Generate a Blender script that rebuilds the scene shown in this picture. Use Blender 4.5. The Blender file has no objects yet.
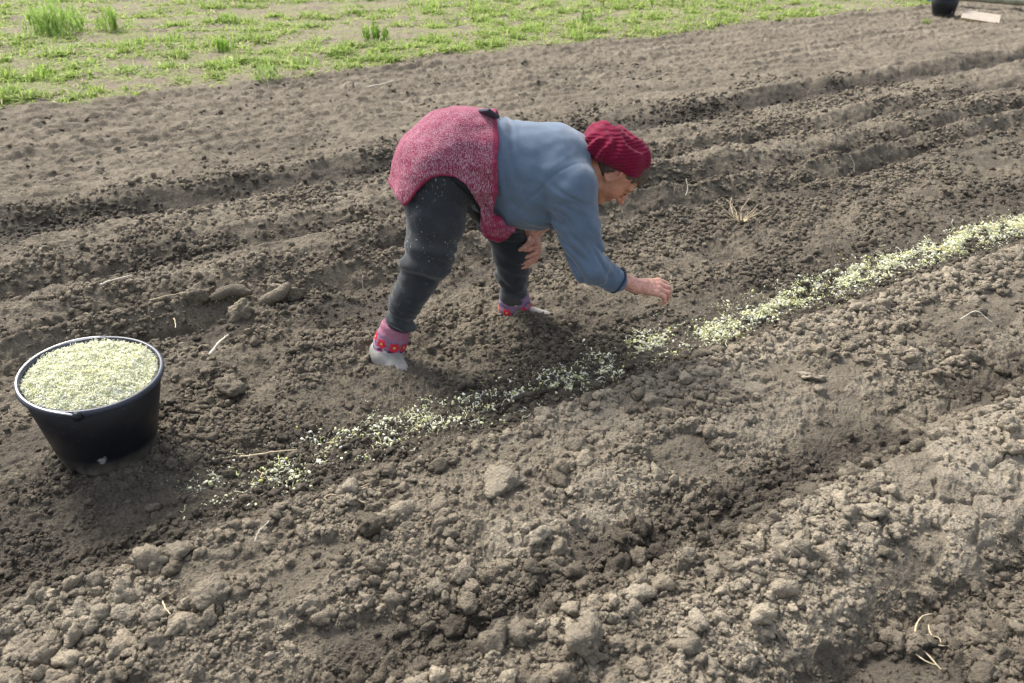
import bpy, math, random
import numpy as np
R_ = math.radians
rng = np.random.default_rng(11)
random.seed(5)
scene = bpy.context.scene
COL = scene.collection
f32 = np.float32

# ------------------------------------------------------------------ helpers
def link(o, parent=None):
    COL.objects.link(o)
    if parent is not None:
        o.parent = parent
        o.matrix_parent_inverse = parent.matrix_world.inverted()
    return o

def mesh_obj(name, V, F, mat=None, parent=None, smooth=True, attrs=None, origin=None):
    """V (n,3); F: array (m,3|4) or list of such arrays; attrs: name -> (n,) float or (n,3) colour."""
    V = np.asarray(V, dtype=f32)
    if origin is not None:
        V = V - np.asarray(origin, dtype=f32)
    Fs = F if isinstance(F, list) else [F]
    Fs = [np.asarray(a, dtype=np.int32) for a in Fs if len(a)]
    me = bpy.data.meshes.new(name)
    me.vertices.add(len(V)); me.vertices.foreach_set('co', V.ravel())
    loops = np.concatenate([a.ravel() for a in Fs])
    sizes = np.concatenate([np.full(len(a), a.shape[1], np.int32) for a in Fs])
    starts = np.concatenate([[0], np.cumsum(sizes)[:-1]]).astype(np.int32)
    me.loops.add(len(loops)); me.loops.foreach_set('vertex_index', loops)
    me.polygons.add(len(sizes)); me.polygons.foreach_set('loop_start', starts)
    me.polygons.foreach_set('loop_total', sizes)
    me.polygons.foreach_set('use_smooth', np.full(len(sizes), smooth, bool))
    me.update(calc_edges=True)
    for k, a in (attrs or {}).items():
        a = np.asarray(a, dtype=f32)
        if a.ndim == 1:
            at = me.attributes.new(k, 'FLOAT', 'POINT'); at.data.foreach_set('value', a)
        else:
            at = me.attributes.new(k, 'FLOAT_COLOR', 'POINT')
            at.data.foreach_set('color', np.concatenate([a, np.ones((len(a), 1), f32)], 1).ravel())
    o = bpy.data.objects.new(name, me)
    if mat: me.materials.append(mat)
    if origin is not None: o.location = origin
    COL.objects.link(o)
    if parent is not None:
        o.parent = parent
        pl = np.zeros(3); pp = parent
        while pp is not None: pl = pl + np.array(pp.location); pp = pp.parent
        if origin is None: o.location = tuple(-pl)
        else: o.location = tuple(np.asarray(origin) - pl)
    return o

def tag(o, label=None, cat=None, group=None, kind=None):
    if label: o['label'] = label
    if cat: o['category'] = cat
    if group: o['group'] = group
    if kind: o['kind'] = kind
    return o

def empty(name, loc, label, cat, group=None):
    o = bpy.data.objects.new(name, None); o.location = loc; o.empty_display_size = .1
    COL.objects.link(o); return tag(o, label, cat, group)

def sstep(a, b, x):
    t = np.clip((x - a) / (b - a), 0, 1); return t * t * (3 - 2 * t)

# ------------------------------------------------------------------ noise
_p = rng.permutation(4096).astype(np.int32)
_h = rng.random(4096).astype(f32)
_ga = (rng.random(4096) * 2 * np.pi).astype(f32); _gx, _gy = np.cos(_ga), np.sin(_ga)
_g3 = rng.normal(size=(4096, 3)).astype(f32); _g3 /= np.linalg.norm(_g3, axis=1)[:, None]
def hidx(ix, iy, s=0):
    return _p[(_p[(ix + s * 131) & 4095] + iy + s * 57) & 4095]
def perlin(x, y, s=0):
    x0 = np.floor(x); y0 = np.floor(y)
    fx = (x - x0).astype(f32); fy = (y - y0).astype(f32)
    ix = x0.astype(np.int32); iy = y0.astype(np.int32)
    u = fx * fx * fx * (fx * (fx * 6 - 15) + 10); w = fy * fy * fy * (fy * (fy * 6 - 15) + 10)
    def c(dx, dy):
        h = hidx(ix + dx, iy + dy, s); return _gx[h] * (fx - dx) + _gy[h] * (fy - dy)
    a = c(0, 0); b = c(1, 0); a = a + u * (b - a)
    d = c(0, 1); e = c(1, 1); d = d + u * (e - d)
    return (a + w * (d - a)) * 1.5
def fbm(x, y, o=4, s=0, g=.5):
    r = 0; a = 1.; t = 0
    for i in range(o):
        r = r + a * perlin(x * 2 ** i + 17.3 * i, y * 2 ** i - 9.1 * i, s + i); t += a; a *= g
    return r / t
def perlin3(P, s=0):
    P0 = np.floor(P); f = (P - P0).astype(f32); I = P0.astype(np.int32)
    w = f * f * f * (f * (f * 6 - 15) + 10); r = 0
    for dx in (0, 1):
        for dy in (0, 1):
            for dz in (0, 1):
                h = _p[(hidx(I[..., 0] + dx, I[..., 1] + dy, s) + I[..., 2] + dz) & 4095]
                g = _g3[h]
                d = g[..., 0] * (f[..., 0] - dx) + g[..., 1] * (f[..., 1] - dy) + g[..., 2] * (f[..., 2] - dz)
                wt = (w[..., 0] if dx else 1 - w[..., 0]) * (w[..., 1] if dy else 1 - w[..., 1]) * (w[..., 2] if dz else 1 - w[..., 2])
                r = r + wt * d
    return r * 1.5
def domes(x, y, cell, s, rmin, rmax, pw, dens, flat=.75):
    """rounded soil lumps: union of random domes; returns height and a random tint of the winning lump"""
    gx = np.floor(x / cell).astype(np.int32); gy = np.floor(y / cell).astype(np.int32)
    best = np.zeros(x.shape, f32); tint = np.full(x.shape, .5, f32)
    for dx in (-1, 0, 1):
        for dy in (-1, 0, 1):
            ix = gx + dx; iy = gy + dy
            h = hidx(ix, iy, s)
            a = _h[h]; b = _h[(h * 7 + 11) & 4095]; c = _h[(h * 13 + 5) & 4095]; e = _h[(h * 29 + 3) & 4095]
            cx = (ix + .5 + (a - .5)) * cell; cy = (iy + .5 + (b - .5)) * cell
            R = cell * (rmin + (rmax - rmin) * c ** pw)
            d2 = ((x - cx) ** 2 + (y - cy) ** 2) / (R * R)
            z = np.where((d2 < 1) & (e < dens), R * flat * np.sqrt(np.maximum(0, 1 - d2)), 0).astype(f32)
            m = z > best
            best = np.where(m, z, best); tint = np.where(m, _h[(h * 3 + 77) & 4095], tint)
    return best, tint

def cracks(x, y, cell, s):
    """distance to the borders of irregular cells"""
    gx = np.floor(x / cell).astype(np.int32); gy = np.floor(y / cell).astype(np.int32)
    f1 = np.full(x.shape, 9., f32); f2 = f1.copy()
    for dx in (-1, 0, 1):
        for dy in (-1, 0, 1):
            h = hidx(gx + dx, gy + dy, s)
            d = np.hypot(x - (gx + dx + _h[h]) * cell, y - (gy + dy + _h[(h * 7 + 11) & 4095]) * cell).astype(f32)
            f2 = np.minimum(f2, np.maximum(f1, d)); f1 = np.minimum(f1, d)
    return f2 - f1

# ------------------------------------------------------------------ the field: rows run along ROW, v counts metres across them
ROW = (.858, .514); ACR = (-.514, .858)
PV = np.array([-3, -.4, .1, .45, .66, .78, .95, 1.08, 1.2, 1.33, 1.5, 1.7, 1.84, 1.90, 1.99, 2.1, 2.2, 2.35, 2.6, 2.85, 3.05, 3.2, 3.34, 3.5, 3.66, 3.82, 3.97, 4.15, 4.3, 4.48, 4.66, 4.8, 4.98, 5.2, 5.6, 6.4, 7.4, 7.8, 8.2, 9, 60])
PH = np.array([0, .0, .02, .02, -.050, .02, .048, .038, -.036, -.012, .026, .014, .028, -.02, -.035, -.025, -.015, .0, .012, .0, .018, -.052, .052, -.045, .055, .045, -.048, .045, .018, .040, -.045, -.040, .040, .022, .010, .0, 0, .03, .05, .05, .05])
# dampness of the strips: 0 = dry crust, 1 = freshly turned damp soil
WV = np.array([-3, .3, .55, .66, .78, 1.05, 1.15, 1.25, 1.36, 1.6, 1.83, 1.89, 1.97, 2.2, 2.45, 2.9, 3.15, 3.3, 3.5, 3.62, 3.9, 3.98, 4.1, 4.5, 4.62, 4.82, 4.95, 5.3, 6, 60])
WW = np.array([.5, .5, .55, .8, .15, .15, .85, .85, .3, .3, .12, .8, .88, .82, .66, .52, .78, .44, .88, .42, .48, .86, .44, .40, .95, .95, .46, .46, .42, .40])
DENTS = [(-.30, 2.72, .10, .045), (-.16, 2.62, .09, .025), (.72 + .35, 3.75, .14, .07), (-.95, 2.52, .12, .04), (-1.06, 2.36, .10, .03), (1.75, 4.1, .16, .05),
         (.62, 3.25, .13, .03), (-.55, 3.2, .12, .03), (.35, 3.5, .14, .04), (2.6, 4.7, .15, .05), (-1.9, 3.45, .14, .04), (-.62, 2.45, .09, .02)]
BUMPS = [(.06, 2.88, .085, .060), (-.45, 2.50, .08, .03), (-.62, 2.68, .07, .03), (.22, 2.93, .09, .03), (-1.12, 3.0, .12, .04), (-.8, 3.05, .10, .03), (-.98, 3.12, .1, .04), (-1.0, 1.9, .1, .01)]
def across(x, y):
    u = x * ROW[0] + y * ROW[1]; v = x * ACR[0] + y * ACR[1]
    amp = .35 + .65 * sstep(2.3, 3.0, v)
    vw = v + .13 * amp * fbm(u * .55, v * .6, 3, 40) + .035 * fbm(u * 2.6, v * 2.6, 3, 44)
    return u, v, vw

def field(x, y, fine=True):
    x = np.asarray(x, f32); y = np.asarray(y, f32)
    u, v, vw = across(x, y)
    far = sstep(4.9, 6.2, v); verge = sstep(-.13, .16, vw - 7.72 + .30 * fbm(u * 1.5, v * 1.5, 4, 61))
    along = 1 + .8 * fbm(u * .9, v * 1.5, 3, 50)
    h = np.interp(vw, PV, PH).astype(f32) * along
    mid = sstep(2.2, 2.6, v) * (1 - far)
    h = h + (.010 + .026 * mid) * fbm(u * 2.2, v * 3.6, 4, 70) * 1.3
    h = h + (.012 + .010 * sstep(2.8, 3.4, v)) * (1 - far * .5) * fbm(u * 7, v * 9, 4, 73, .6)
    for (cx, cy, r, d) in DENTS:
        h = h - d * np.exp(-((x - cx) ** 2 + (y - cy) ** 2) / (r * r))
    for (cx, cy, r, d) in BUMPS:
        h = h + d * np.exp(-((x - cx) ** 2 + (y - cy) ** 2) / (r * r))
    # strips and patches
    trench = sstep(1.86, 1.93, vw) * (1 - sstep(2.25, 2.5, vw))
    crust_n = fbm(u * 1.7 + 3.3, v * 2.6, 3, 80)
    crust = sstep(.02, .12, crust_n + .85 * sstep(1.2, 1.8, u) * sstep(.72, .8, vw) * (1 - sstep(1.03, 1.1, vw)) - .20 + .14 * np.exp(-((vw - 1.80) / .05) ** 2)) * (1 - sstep(1.86, 1.9, vw)) * sstep(.4, .7, v)
    smear = sstep(.10, .22, fbm(u * 2.1 - 5, v * 3.6, 3, 85)) * sstep(.6, .9, vw) * (1 - sstep(1.8, 1.87, vw))
    smear = np.maximum(smear, .8 * sstep(.16, .28, fbm(u * 1.6 + 9, v * 3.2, 3, 86)) * mid)
    foot = np.exp(-(((u - 1.72) / .22) ** 2 + ((v - .80) / .075) ** 2) * 1.2) + np.exp(-(((u - 1.42) / .16) ** 2 + ((v - .52) / .10) ** 2)) + np.exp(-(((u - 1.28) / .16) ** 2 + ((v - .64) / .09) ** 2))
    foot = sstep(.35, .6, foot + .25 * fbm(x * 9, y * 9, 2, 33))
    smear = np.maximum(smear, foot); crust = crust * (1 - foot)
    wet = np.interp(vw, WV, WW).astype(f32)
    wet = wet + .30 * fbm(u * 1.1, v * 2.2, 4, 90) + .14 * fbm(x * 9, y * 9, 3, 95)
    wet = wet * (1 - .60 * crust) + .30 * smear
    crack = np.zeros_like(h)
    tint = np.full(h.shape, .5, f32)
    if fine:
        wx = x + .024 * fbm(x * 30, y * 30, 3, 20); wy = y + .024 * fbm(x * 30 + 9, y * 30, 3, 21)
        cl = np.clip(.75 + .9 * fbm(u * 1.6, v * 2.6, 3, 100), .15, 1)
        cl = cl * (1 - .85 * crust) * (1 - .85 * smear) * (1 - .5 * trench) * (1 - .93 * far) * (1 - verge)
        rough2 = np.clip(1 - .55 * crust - .7 * smear, .2, 1) * (1 - .75 * far)
        fg = 1 - sstep(1.84, 1.9, vw)                               # the coarse clods lie on the near side of the seed furrow
        jag = 1 + .55 * fbm(x * 48, y * 48, 2, 24)
        big, t1 = domes(wx, wy, .12, 1, .14, .36, 2.4, cl * (.15 + .30 * fg)); big = big * jag
        m_, t2 = domes(wx + .03, wy, .060, 2, .18, .48, 2.0, cl * (.35 + .35 * fg + .35 * sstep(3.0, 3.6, vw))); m_ = m_ * jag
        s_, t3 = domes(wx, wy + .02, .030, 3, .20, .55, 1.5, (cl * .4 + rough2 * .5) * (.75 + .25 * fg)); s_ = s_ * jag
        k_ = (1 - far * .75)
        hh = np.maximum(np.maximum(big * .9, m_), s_)
        tint = np.where(big * .9 >= hh - 1e-6, t1, np.where(m_ >= hh - 1e-6, t2, t3)); tint = np.where(hh <= 1e-5, .5, tint)
        q_, t4 = domes(wx * 1.03, wy, .0145, 4, .25, .6, 1.2, rough2 * .95)
        q2_, t5 = domes(wx, wy * 1.02 + .3, .0075, 5, .25, .6, 1.2, rough2)
        h = h + hh * k_ + (q_ * .9 + q2_ * .8) * (1 - .45 * far)
        tint = tint * .7 + .3 * t4
        h = h + .0035 * fbm(x * 55, y * 55, 3, 110) * (1 - .5 * smear)
        fq, t6 = domes((wx * ROW[0] + wy * ROW[1]) * .62, wx * ACR[0] + wy * ACR[1], .052, 6, .2, .6, 1.5, np.full(x.shape, .95, f32))
        h = h + .020 * far * (1 - verge) * fbm(u * 6, v * 11, 5, 111, .65) + 1.15 * far * (1 - verge) * fq * jag
        rk = np.sin((v + .05 * fbm(u * .7, v * 3, 2, 113)) * 2 * np.pi / .27); rkm = far * (1 - verge) * np.clip(.5 + 1.4 * fbm(u * .5, v * 1.2, 2, 114), 0, 1)
        h = h + .014 * rkm * rk; wet = wet - .12 * rkm * rk
        tint = tint * (1 - far) + far * (.5 * tint + .5 * t6); h = h + .008 * far * fbm(x * 30, y * 30, 3, 112)
        # raised crust plates with cracks
        ck = cracks(x + .02 * fbm(x * 14, y * 14, 3, 7), y + .02 * fbm(x * 14 + 5, y * 14, 3, 8), .085, 120)
        crack = crust * (1 - sstep(.004, .013, ck + .006 * fbm(x * 30, y * 30, 2, 125))) * sstep(-.25, .15, fbm(x * 6, y * 6, 2, 126))
        h = h + crust * (.014 + .008 * fbm(x * 14, y * 14, 2, 123)) - .016 * crack - .008 * smear
        h = h + verge * (.02 * fbm(x * 2.2, y * 2.2, 4, 130) + .012 * fbm(x * 12, y * 12, 3, 131))
        wet = wet - .10 * sstep(.006, .02, hh)
    else:
        h = h + .004
    return h, np.clip(wet, 0, 1), tint, verge, dict(trench=trench, crust=crust, smear=smear, far=far, u=u, v=v, vw=vw)

def gz(x, y):
    return float(field(np.array([x]), np.array([y]))[0][0])

# ------------------------------------------------------------------ materials
def new_mat(name, rough=.9, spec=.3):
    m = bpy.data.materials.new(name); m.use_nodes = True
    nt = m.node_tree; b = nt.nodes['Principled BSDF']
    b.inputs['Roughness'].default_value = rough
    b.inputs['Specular IOR Level'].default_value = spec
    return m, nt, b
def N(nt, t, **kw):
    n = nt.nodes.new(t)
    for k, v in kw.items(): setattr(n, k, v)
    return n
def noise(nt, scale, detail=4, rough=.55, co='Object', vec=None, stretch=None):
    n = N(nt, 'ShaderNodeTexNoise'); n.inputs['Scale'].default_value = scale
    n.inputs['Detail'].default_value = detail; n.inputs['Roughness'].default_value = rough
    if vec is None:
        tc = N(nt, 'ShaderNodeTexCoord'); vec = tc.outputs[co]
    if stretch:
        mp = N(nt, 'ShaderNodeMapping'); mp.inputs['Scale'].default_value = stretch
        nt.links.new(vec, mp.inputs['Vector']); vec = mp.outputs['Vector']
    nt.links.new(vec, n.inputs['Vector'])
    return n.outputs['Fac']
def ramp(nt, fac, stops):
    r = N(nt, 'ShaderNodeValToRGB'); el = r.color_ramp.elements
    while len(el) > 1: el.remove(el[0])
    el[0].position = stops[0][0]; el[0].color = (*stops[0][1], 1)
    for p, c in stops[1:]:
        e = el.new(p); e.color = (*c, 1)
    nt.links.new(fac, r.inputs['Fac']); return r.outputs['Color']
def mix(nt, fac, a, b, mode='MIX'):
    m = N(nt, 'ShaderNodeMix', data_type='RGBA', blend_type=mode)
    if isinstance(fac, (int, float)): m.inputs[0].default_value = fac
    else: nt.links.new(fac, m.inputs[0])
    for s, k in ((a, 6), (b, 7)):
        if isinstance(s, tuple): m.inputs[k].default_value = (*s, 1)
        else: nt.links.new(s, m.inputs[k])
    return m.outputs[2]
def attr(nt, name, col=False):
    a = N(nt, 'ShaderNodeAttribute'); a.attribute_name = name
    return a.outputs['Color' if col else 'Fac']
def bump(nt, b, fac, dist, strength=1.):
    n = N(nt, 'ShaderNodeBump'); n.inputs['Distance'].default_value = dist; n.inputs['Strength'].default_value = strength
    nt.links.new(fac, n.inputs['Height']); nt.links.new(n.outputs['Normal'], b.inputs['Normal'])
def maprange(nt, v, a, b, c=0., d=1.):
    m = N(nt, 'ShaderNodeMapRange'); nt.links.new(v, m.inputs['Value'])
    for k, x in zip(('From Min', 'From Max', 'To Min', 'To Max'), (a, b, c, d)): m.inputs[k].default_value = x
    return m.outputs[0]
def simple(name, col, rough=.7, var=.15, scale=30, spec=.3, metal=0, bmp=None):
    m, nt, b = new_mat(name, rough, spec); b.inputs['Metallic'].default_value = metal
    n = noise(nt, scale)
    lo = tuple(c * (1 - var) for c in col); hi = tuple(min(1, c * (1 + var)) for c in col)
    nt.links.new(ramp(nt, n, [(.3, lo), (.7, hi)]), b.inputs['Base Color'])
    if bmp: bump(nt, b, n, bmp)
    return m

def soil_material():
    m, nt, b = new_mat('soil', .95, .15)
    wet = attr(nt, 'wet'); tint = attr(nt, 'tint'); verge = attr(nt, 'verge')
    g = noise(nt, 160, 3, .7); g2 = noise(nt, 9, 2, .6)
    tc = N(nt, 'ShaderNodeMath', operation='ADD'); nt.links.new(wet, tc.inputs[0])
    nt.links.new(maprange(nt, g2, .3, .7, -.10, .10), tc.inputs[1])
    base = ramp(nt, tc.outputs[0], [(0, SOIL_DRY), (.35, SOIL_MID), (.75, SOIL_DAMP), (1, SOIL_WET)])
    base = mix(nt, 1., base, ramp(nt, tint, [(0, (.74, .73, .72)), (.5, (1, 1, 1)), (1, (1.25, 1.23, 1.20))]), 'MULTIPLY')
    base = mix(nt, 1., base, ramp(nt, g, [(.3, (.72, .72, .72)), (.5, (1, 1, 1)), (.72, (1.22, 1.2, 1.17))]), 'MULTIPLY')
    # the verge: trodden bare earth with a thin green mat
    gv = noise(nt, 3.0, 4, .65); gv2 = noise(nt, 25, 3, .7)
    vb = ramp(nt, gv2, [(.3, (.165, .135, .095)), (.7, (.29, .245, .18))])
    vg = ramp(nt, gv2, [(.3, (.18, .22, .065)), (.7, (.30, .34, .115))])
    vc = mix(nt, ramp(nt, gv, [(.44, (0, 0, 0)), (.62, (.6, .6, .6))]), vb, vg)
    col = mix(nt, verge, base, vc)
    nt.links.new(col, b.inputs['Base Color'])
    nt.links.new(maprange(nt, wet, .6, 1., .97, .78), b.inputs['Roughness'])
    vo = N(nt, 'ShaderNodeTexVoronoi', feature='SMOOTH_F1'); vo.inputs['Scale'].default_value = 95; vo.inputs['Smoothness'].default_value = .35
    t_ = N(nt, 'ShaderNodeTexCoord'); nz = N(nt, 'ShaderNodeTexNoise'); nz.inputs['Scale'].default_value = 45; nz.inputs['Detail'].default_value = 4; nz.inputs['Roughness'].default_value = .68
    nt.links.new(t_.outputs['Object'], nz.inputs['Vector'])
    wv = mix(nt, .035, t_.outputs['Object'], nz.outputs['Color'], 'ADD'); nt.links.new(wv, vo.inputs['Vector'])
    hgt = N(nt, 'ShaderNodeMath', operation='MULTIPLY_ADD'); nt.links.new(vo.outputs['Distance'], hgt.inputs[0]); hgt.inputs[1].default_value = -.75; nt.links.new(nz.outputs['Fac'], hgt.inputs[2])
    h2 = N(nt, 'ShaderNodeMath', operation='MULTIPLY_ADD'); nt.links.new(g, h2.inputs[0]); h2.inputs[1].default_value = .35; nt.links.new(hgt.outputs[0], h2.inputs[2])
    bump(nt, b, h2.outputs[0], .011, .85)
    return m
SOIL_DRY = (.292, .252, .190); SOIL_MID = (.202, .172, .128); SOIL_DAMP = (.114, .097, .073); SOIL_WET = (.072, .061, .047)
M_SOIL = soil_material()

# ------------------------------------------------------------------ ground sheet (fan of rings, finer near the path it is seen from)
def build_ground():
    na = 1640
    a = np.linspace(R_(-62), R_(62), na)
    r = np.concatenate([np.geomspace(.85, 6, 1050), np.geomspace(6, 17, 420)[1:], np.geomspace(17, 400, 40)[1:]])
    nr = len(r)
    A, Rr = np.meshgrid(a, r)
    x = (Rr * np.sin(A)).astype(f32).ravel(); y = (Rr * np.cos(A)).astype(f32).ravel()
    hs, ws, ts, vs = [], [], [], []
    for i in range(0, len(x), 300000):
        h, w, t, ve, _ = field(x[i:i + 300000], y[i:i + 300000])
        hs.append(h); ws.append(w); ts.append(t); vs.append(ve)
    h = np.concatenate(hs); w = np.concatenate(ws); t = np.concatenate(ts); ve = np.concatenate(vs)
    V = np.stack([x, y, h], 1)
    i = np.arange(nr - 1)[:, None] * na + np.arange(na - 1)[None]
    F = np.stack([i, i + 1, i + na + 1, i + na], -1).reshape(-1, 4)[:, ::-1]
    # coarse sheet on the other sides
    k = len(V)
    b = np.linspace(R_(62), R_(298), 120); rr = np.concatenate([np.linspace(.85, 6, 50), np.geomspace(6.4, 400, 40)])
    B, R2 = np.meshgrid(b, rr); x2 = (R2 * np.sin(B)).ravel(); y2 = (R2 * np.cos(B)).ravel()
    h2, w2, t2, ve2, _ = field(x2, y2)
    V2 = np.stack([x2, y2, h2], 1)
    j = k + np.arange(len(rr) - 1)[:, None] * 120 + np.arange(119)[None]
    F2 = np.stack([j, j + 1, j + 121, j + 120], -1).reshape(-1, 4)[:, ::-1]
    k2 = k + len(V2)
    c = np.linspace(0, 2 * np.pi, 97)[:-1]; x3 = np.append(.86 * np.sin(c), 0); y3 = np.append(.86 * np.cos(c), 0)
    h3, w3, t3, ve3, _ = field(x3, y3); V3 = np.stack([x3, y3, h3 - .004], 1)
    q = np.arange(96); F3 = np.stack([k2 + q, k2 + 96 + 0 * q, k2 + (q + 1) % 96], 1)
    o = mesh_obj('ground', np.concatenate([V, V2, V3]), [np.concatenate([F, F2]), F3], M_SOIL,
                 attrs=dict(wet=np.concatenate([w, w2, w3]), tint=np.concatenate([t, t2, t3]), verge=np.concatenate([ve, ve2, ve3])))
    tag(o, 'ploughed grey brown field with shallow furrows and a trodden verge behind', 'field', kind='structure')
build_ground()

# ------------------------------------------------------------------ icosphere templates
def ico(sub):
    import bmesh
    bm = bmesh.new(); bmesh.ops.create_icosphere(bm, subdivisions=sub, radius=1)
    V = np.array([v.co[:] for v in bm.verts], f32); F = np.array([[v.index for v in f.verts] for f in bm.faces], np.int32)
    bm.free(); return V, F
ICO = {1: ico(1), 2: ico(2), 3: ico(3), 4: ico(4)}
def lump_shape(sub, seed, amp=.38, freq=1.1):
    V, F = ICO[sub]
    rs = np.random.default_rng(seed + 500); pn_ = rs.normal(size=(11, 3)); pn_ /= np.linalg.norm(pn_, axis=1)[:, None]; pc = rs.uniform(.62, 1.0, 11)
    q = np.maximum(V @ pn_.T, 1e-3) / pc; V = (V / np.maximum((q ** 9).sum(1) ** (1 / 9.), .8)[:, None]).astype(f32)
    off = np.array([seed * 3.7, seed * 1.3, -seed * 2.1], f32)
    d = 1 + amp * perlin3(V * freq + off, 3) + amp * .6 * perlin3(V * freq * 2.3 + off, 5) + (amp * .50 * perlin3(V * freq * 4.2 + off, 6) + amp * .28 * perlin3(V * freq * 8.5 + off, 7) if sub > 2 else 0)
    return (V * d[:, None]).astype(f32), F
def rot_random(n, tilt=.6):
    a = rng.random(n) * 2 * np.pi; t = rng.normal(size=n) * tilt; p = rng.random(n) * 2 * np.pi
    ca, sa, ct, st, cp, sp = np.cos(a), np.sin(a), np.cos(t), np.sin(t), np.cos(p), np.sin(p)
    z = np.zeros(n); o = np.ones(n)
    Ra = np.stack([ca, -sa, z, sa, ca, z, z, z, o], 1).reshape(n, 3, 3)
    Rt = np.stack([o, z, z, z, ct, -st, z, st, ct], 1).reshape(n, 3, 3)
    Rp = np.stack([cp, -sp, z, sp, cp, z, z, z, o], 1).reshape(n, 3, 3)
    return (Ra @ Rt @ Rp).astype(f32)
def scatter(shapes, P, S, Rm):
    """merge copies of template shapes; P (n,3), S (n,3), Rm (n,3,3)"""
    n = len(P); pick = rng.integers(0, len(shapes), n)
    Vs, Fs, ids = [], [], []; k = 0
    for j, (V, F) in enumerate(shapes):
        ii = np.where(pick == j)[0]
        if not len(ii): continue
        W = np.einsum('nij,nvj->nvi', Rm[ii], V[None] * S[ii][:, None, :]) + P[ii][:, None, :]
        Fo = F[None] + (np.arange(len(ii)) * len(V))[:, None, None] + k
        Vs.append(W.reshape(-1, 3)); Fs.append(Fo.reshape(-1, F.shape[1])); ids.append(np.repeat(ii, len(V)))
        k += len(ii) * len(V)
    return np.concatenate(Vs), np.concatenate(Fs), np.concatenate(ids)

CLEAR = [(-.45, 2.585, .075), (-.40, 2.54, .05), (-1.31, 2.085, .15), (.09, 2.95, .05)]
def build_clods():
    n = 280000
    r = np.exp(rng.uniform(np.log(.95), np.log(8.5), n)); a = rng.uniform(R_(-48), R_(48), n)
    x = r * np.sin(a); y = r * np.cos(a)
    h, w, t, ve, m = field(x, y)
    cl = np.clip(.35 + 1.5 * fbm(m['u'] * 1.6, m['v'] * 2.6, 3, 100) + .5 * fbm(x * 5, y * 5, 2, 140), .04, 1)
    vw = m['vw']
    cl = cl * (1 - .8 * m['crust']) * (1 - .9 * m['smear']) * (1 - sstep(4.85, 5.4, m['v'] + .5 * fbm(x * 2, y * 2, 2, 141)) * .95)
    edge = np.exp(-((vw - 1.83) / .05) ** 2) + .9 * np.exp(-((vw - 1.0) / .14) ** 2) * (1 - sstep(1.6, 2.0, m['u']))
    cl = np.clip(cl + .5 * edge, 0, 1) * (ve < .1)
    for (cx, cy, rr, d) in DENTS: cl = cl * (1 - .7 * np.exp(-((x - cx) ** 2 + (y - cy) ** 2) / (rr * rr * .5)))
    for (cx, cy, rr) in CLEAR: cl = cl * (((x - cx) ** 2 + (y - cy) ** 2) > rr * rr)
    keep = rng.random(n) < cl * np.where(vw < 1.88, .8, 1)
    x, y, r, h, w, t, vw = x[keep], y[keep], r[keep], h[keep], w[keep], t[keep], vw[keep]
    tr = m['trench'][keep]
    n = len(x)
    zone = np.where(vw < 1.88, 1., np.where(vw < 2.3, .6, .62))
    R0 = .0021 * np.maximum(r, 1.3) * (.6 + .4 * zone)
    Rr = R0 * (1 - rng.random(n)) ** (-1 / 2.3)
    Rr = np.minimum(Rr, .033 * zone * rng.uniform(.45, 1, n))
    P = np.stack([x, y, h + Rr * rng.uniform(-.15, .45, n)], 1).astype(f32)
    S = (Rr[:, None] * np.stack([rng.uniform(.85, 1.35, n), rng.uniform(.8, 1.15, n), rng.uniform(.6, .95, n)], 1)).astype(f32)
    Rm = rot_random(n, .5)
    wet = np.clip(w - .16 * rng.random(n) + .05, 0, 1); tint = rng.random(n)
    big = Rr > .0095 * np.maximum(r / 2, .8)
    Vs, Fs, At = [], [], []; k = 0
    for sel, sub in ((~big, 2), (big, 3)):
        sh = [lump_shape(sub, s + 1, (.42 if sub == 3 else .34)) for s in range(16)]
        V, F, ids = scatter(sh, P[sel], S[sel], Rm[sel])
        Vs.append(V); Fs.append(F + k); k += len(V)
        At.append((wet[sel][ids], tint[sel][ids]))
    print('clods', n, big.sum())
    o = mesh_obj('soil_clods', np.concatenate(Vs), np.concatenate(Fs), M_SOIL,
                 attrs=dict(wet=np.concatenate([q[0] for q in At]), tint=np.concatenate([q[1] for q in At]), verge=np.zeros(k)))
    tag(o, 'crumbled lumps of dry and damp earth strewn over the ploughed field', 'soil clods', kind='stuff')
build_clods()

def big_lump(x, y, size, seed, wet, tint, label, name='clod', cat='clod', sink=.3, mat=None, amp=.36, rz=0., group=None):
    V, F = lump_shape(4, seed, amp)
    s = np.array(size) if hasattr(size, '__len__') else np.array([size, size * .9, size * .75])
    V = V * s
    n = perlin3(V * 60, 9) * .0035 + perlin3(V * 140, 10) * .0018
    V = V + V / np.linalg.norm(V, axis=1)[:, None] * n[:, None]
    c, q = math.cos(rz), math.sin(rz)
    V = np.stack([V[:, 0] * c - V[:, 1] * q, V[:, 0] * q + V[:, 1] * c, V[:, 2]], 1)
    z = gz(x, y)
    o = mesh_obj(name, V, F, mat or M_SOIL, attrs=dict(wet=np.full(len(V), wet), tint=np.full(len(V), tint), verge=np.zeros(len(V))))
    o.location = (x, y, z + s[2] * (1 - 2 * sink))
    return tag(o, label, cat, group)
big_lump(.165, 1.27, .052, 41, .32, .5, 'biggest rounded earth clod at the bottom edge of the photo, right of centre', sink=.2)
big_lump(-1.37, 3.06, (.062, .04, .05), 42, .45, .7, 'smooth grey earth lump left of the curved clods, behind the bucket', sink=.25)
big_lump(-1.13, 2.93, (.055, .045, .05), 43, .25, .8, 'pale earth lump in front of the two curved clods', sink=.3)
big_lump(-.98, 3.10, (.07, .045, .055), 45, .4, .7, 'upright earth slab behind the right curved clod', sink=.25)
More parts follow.
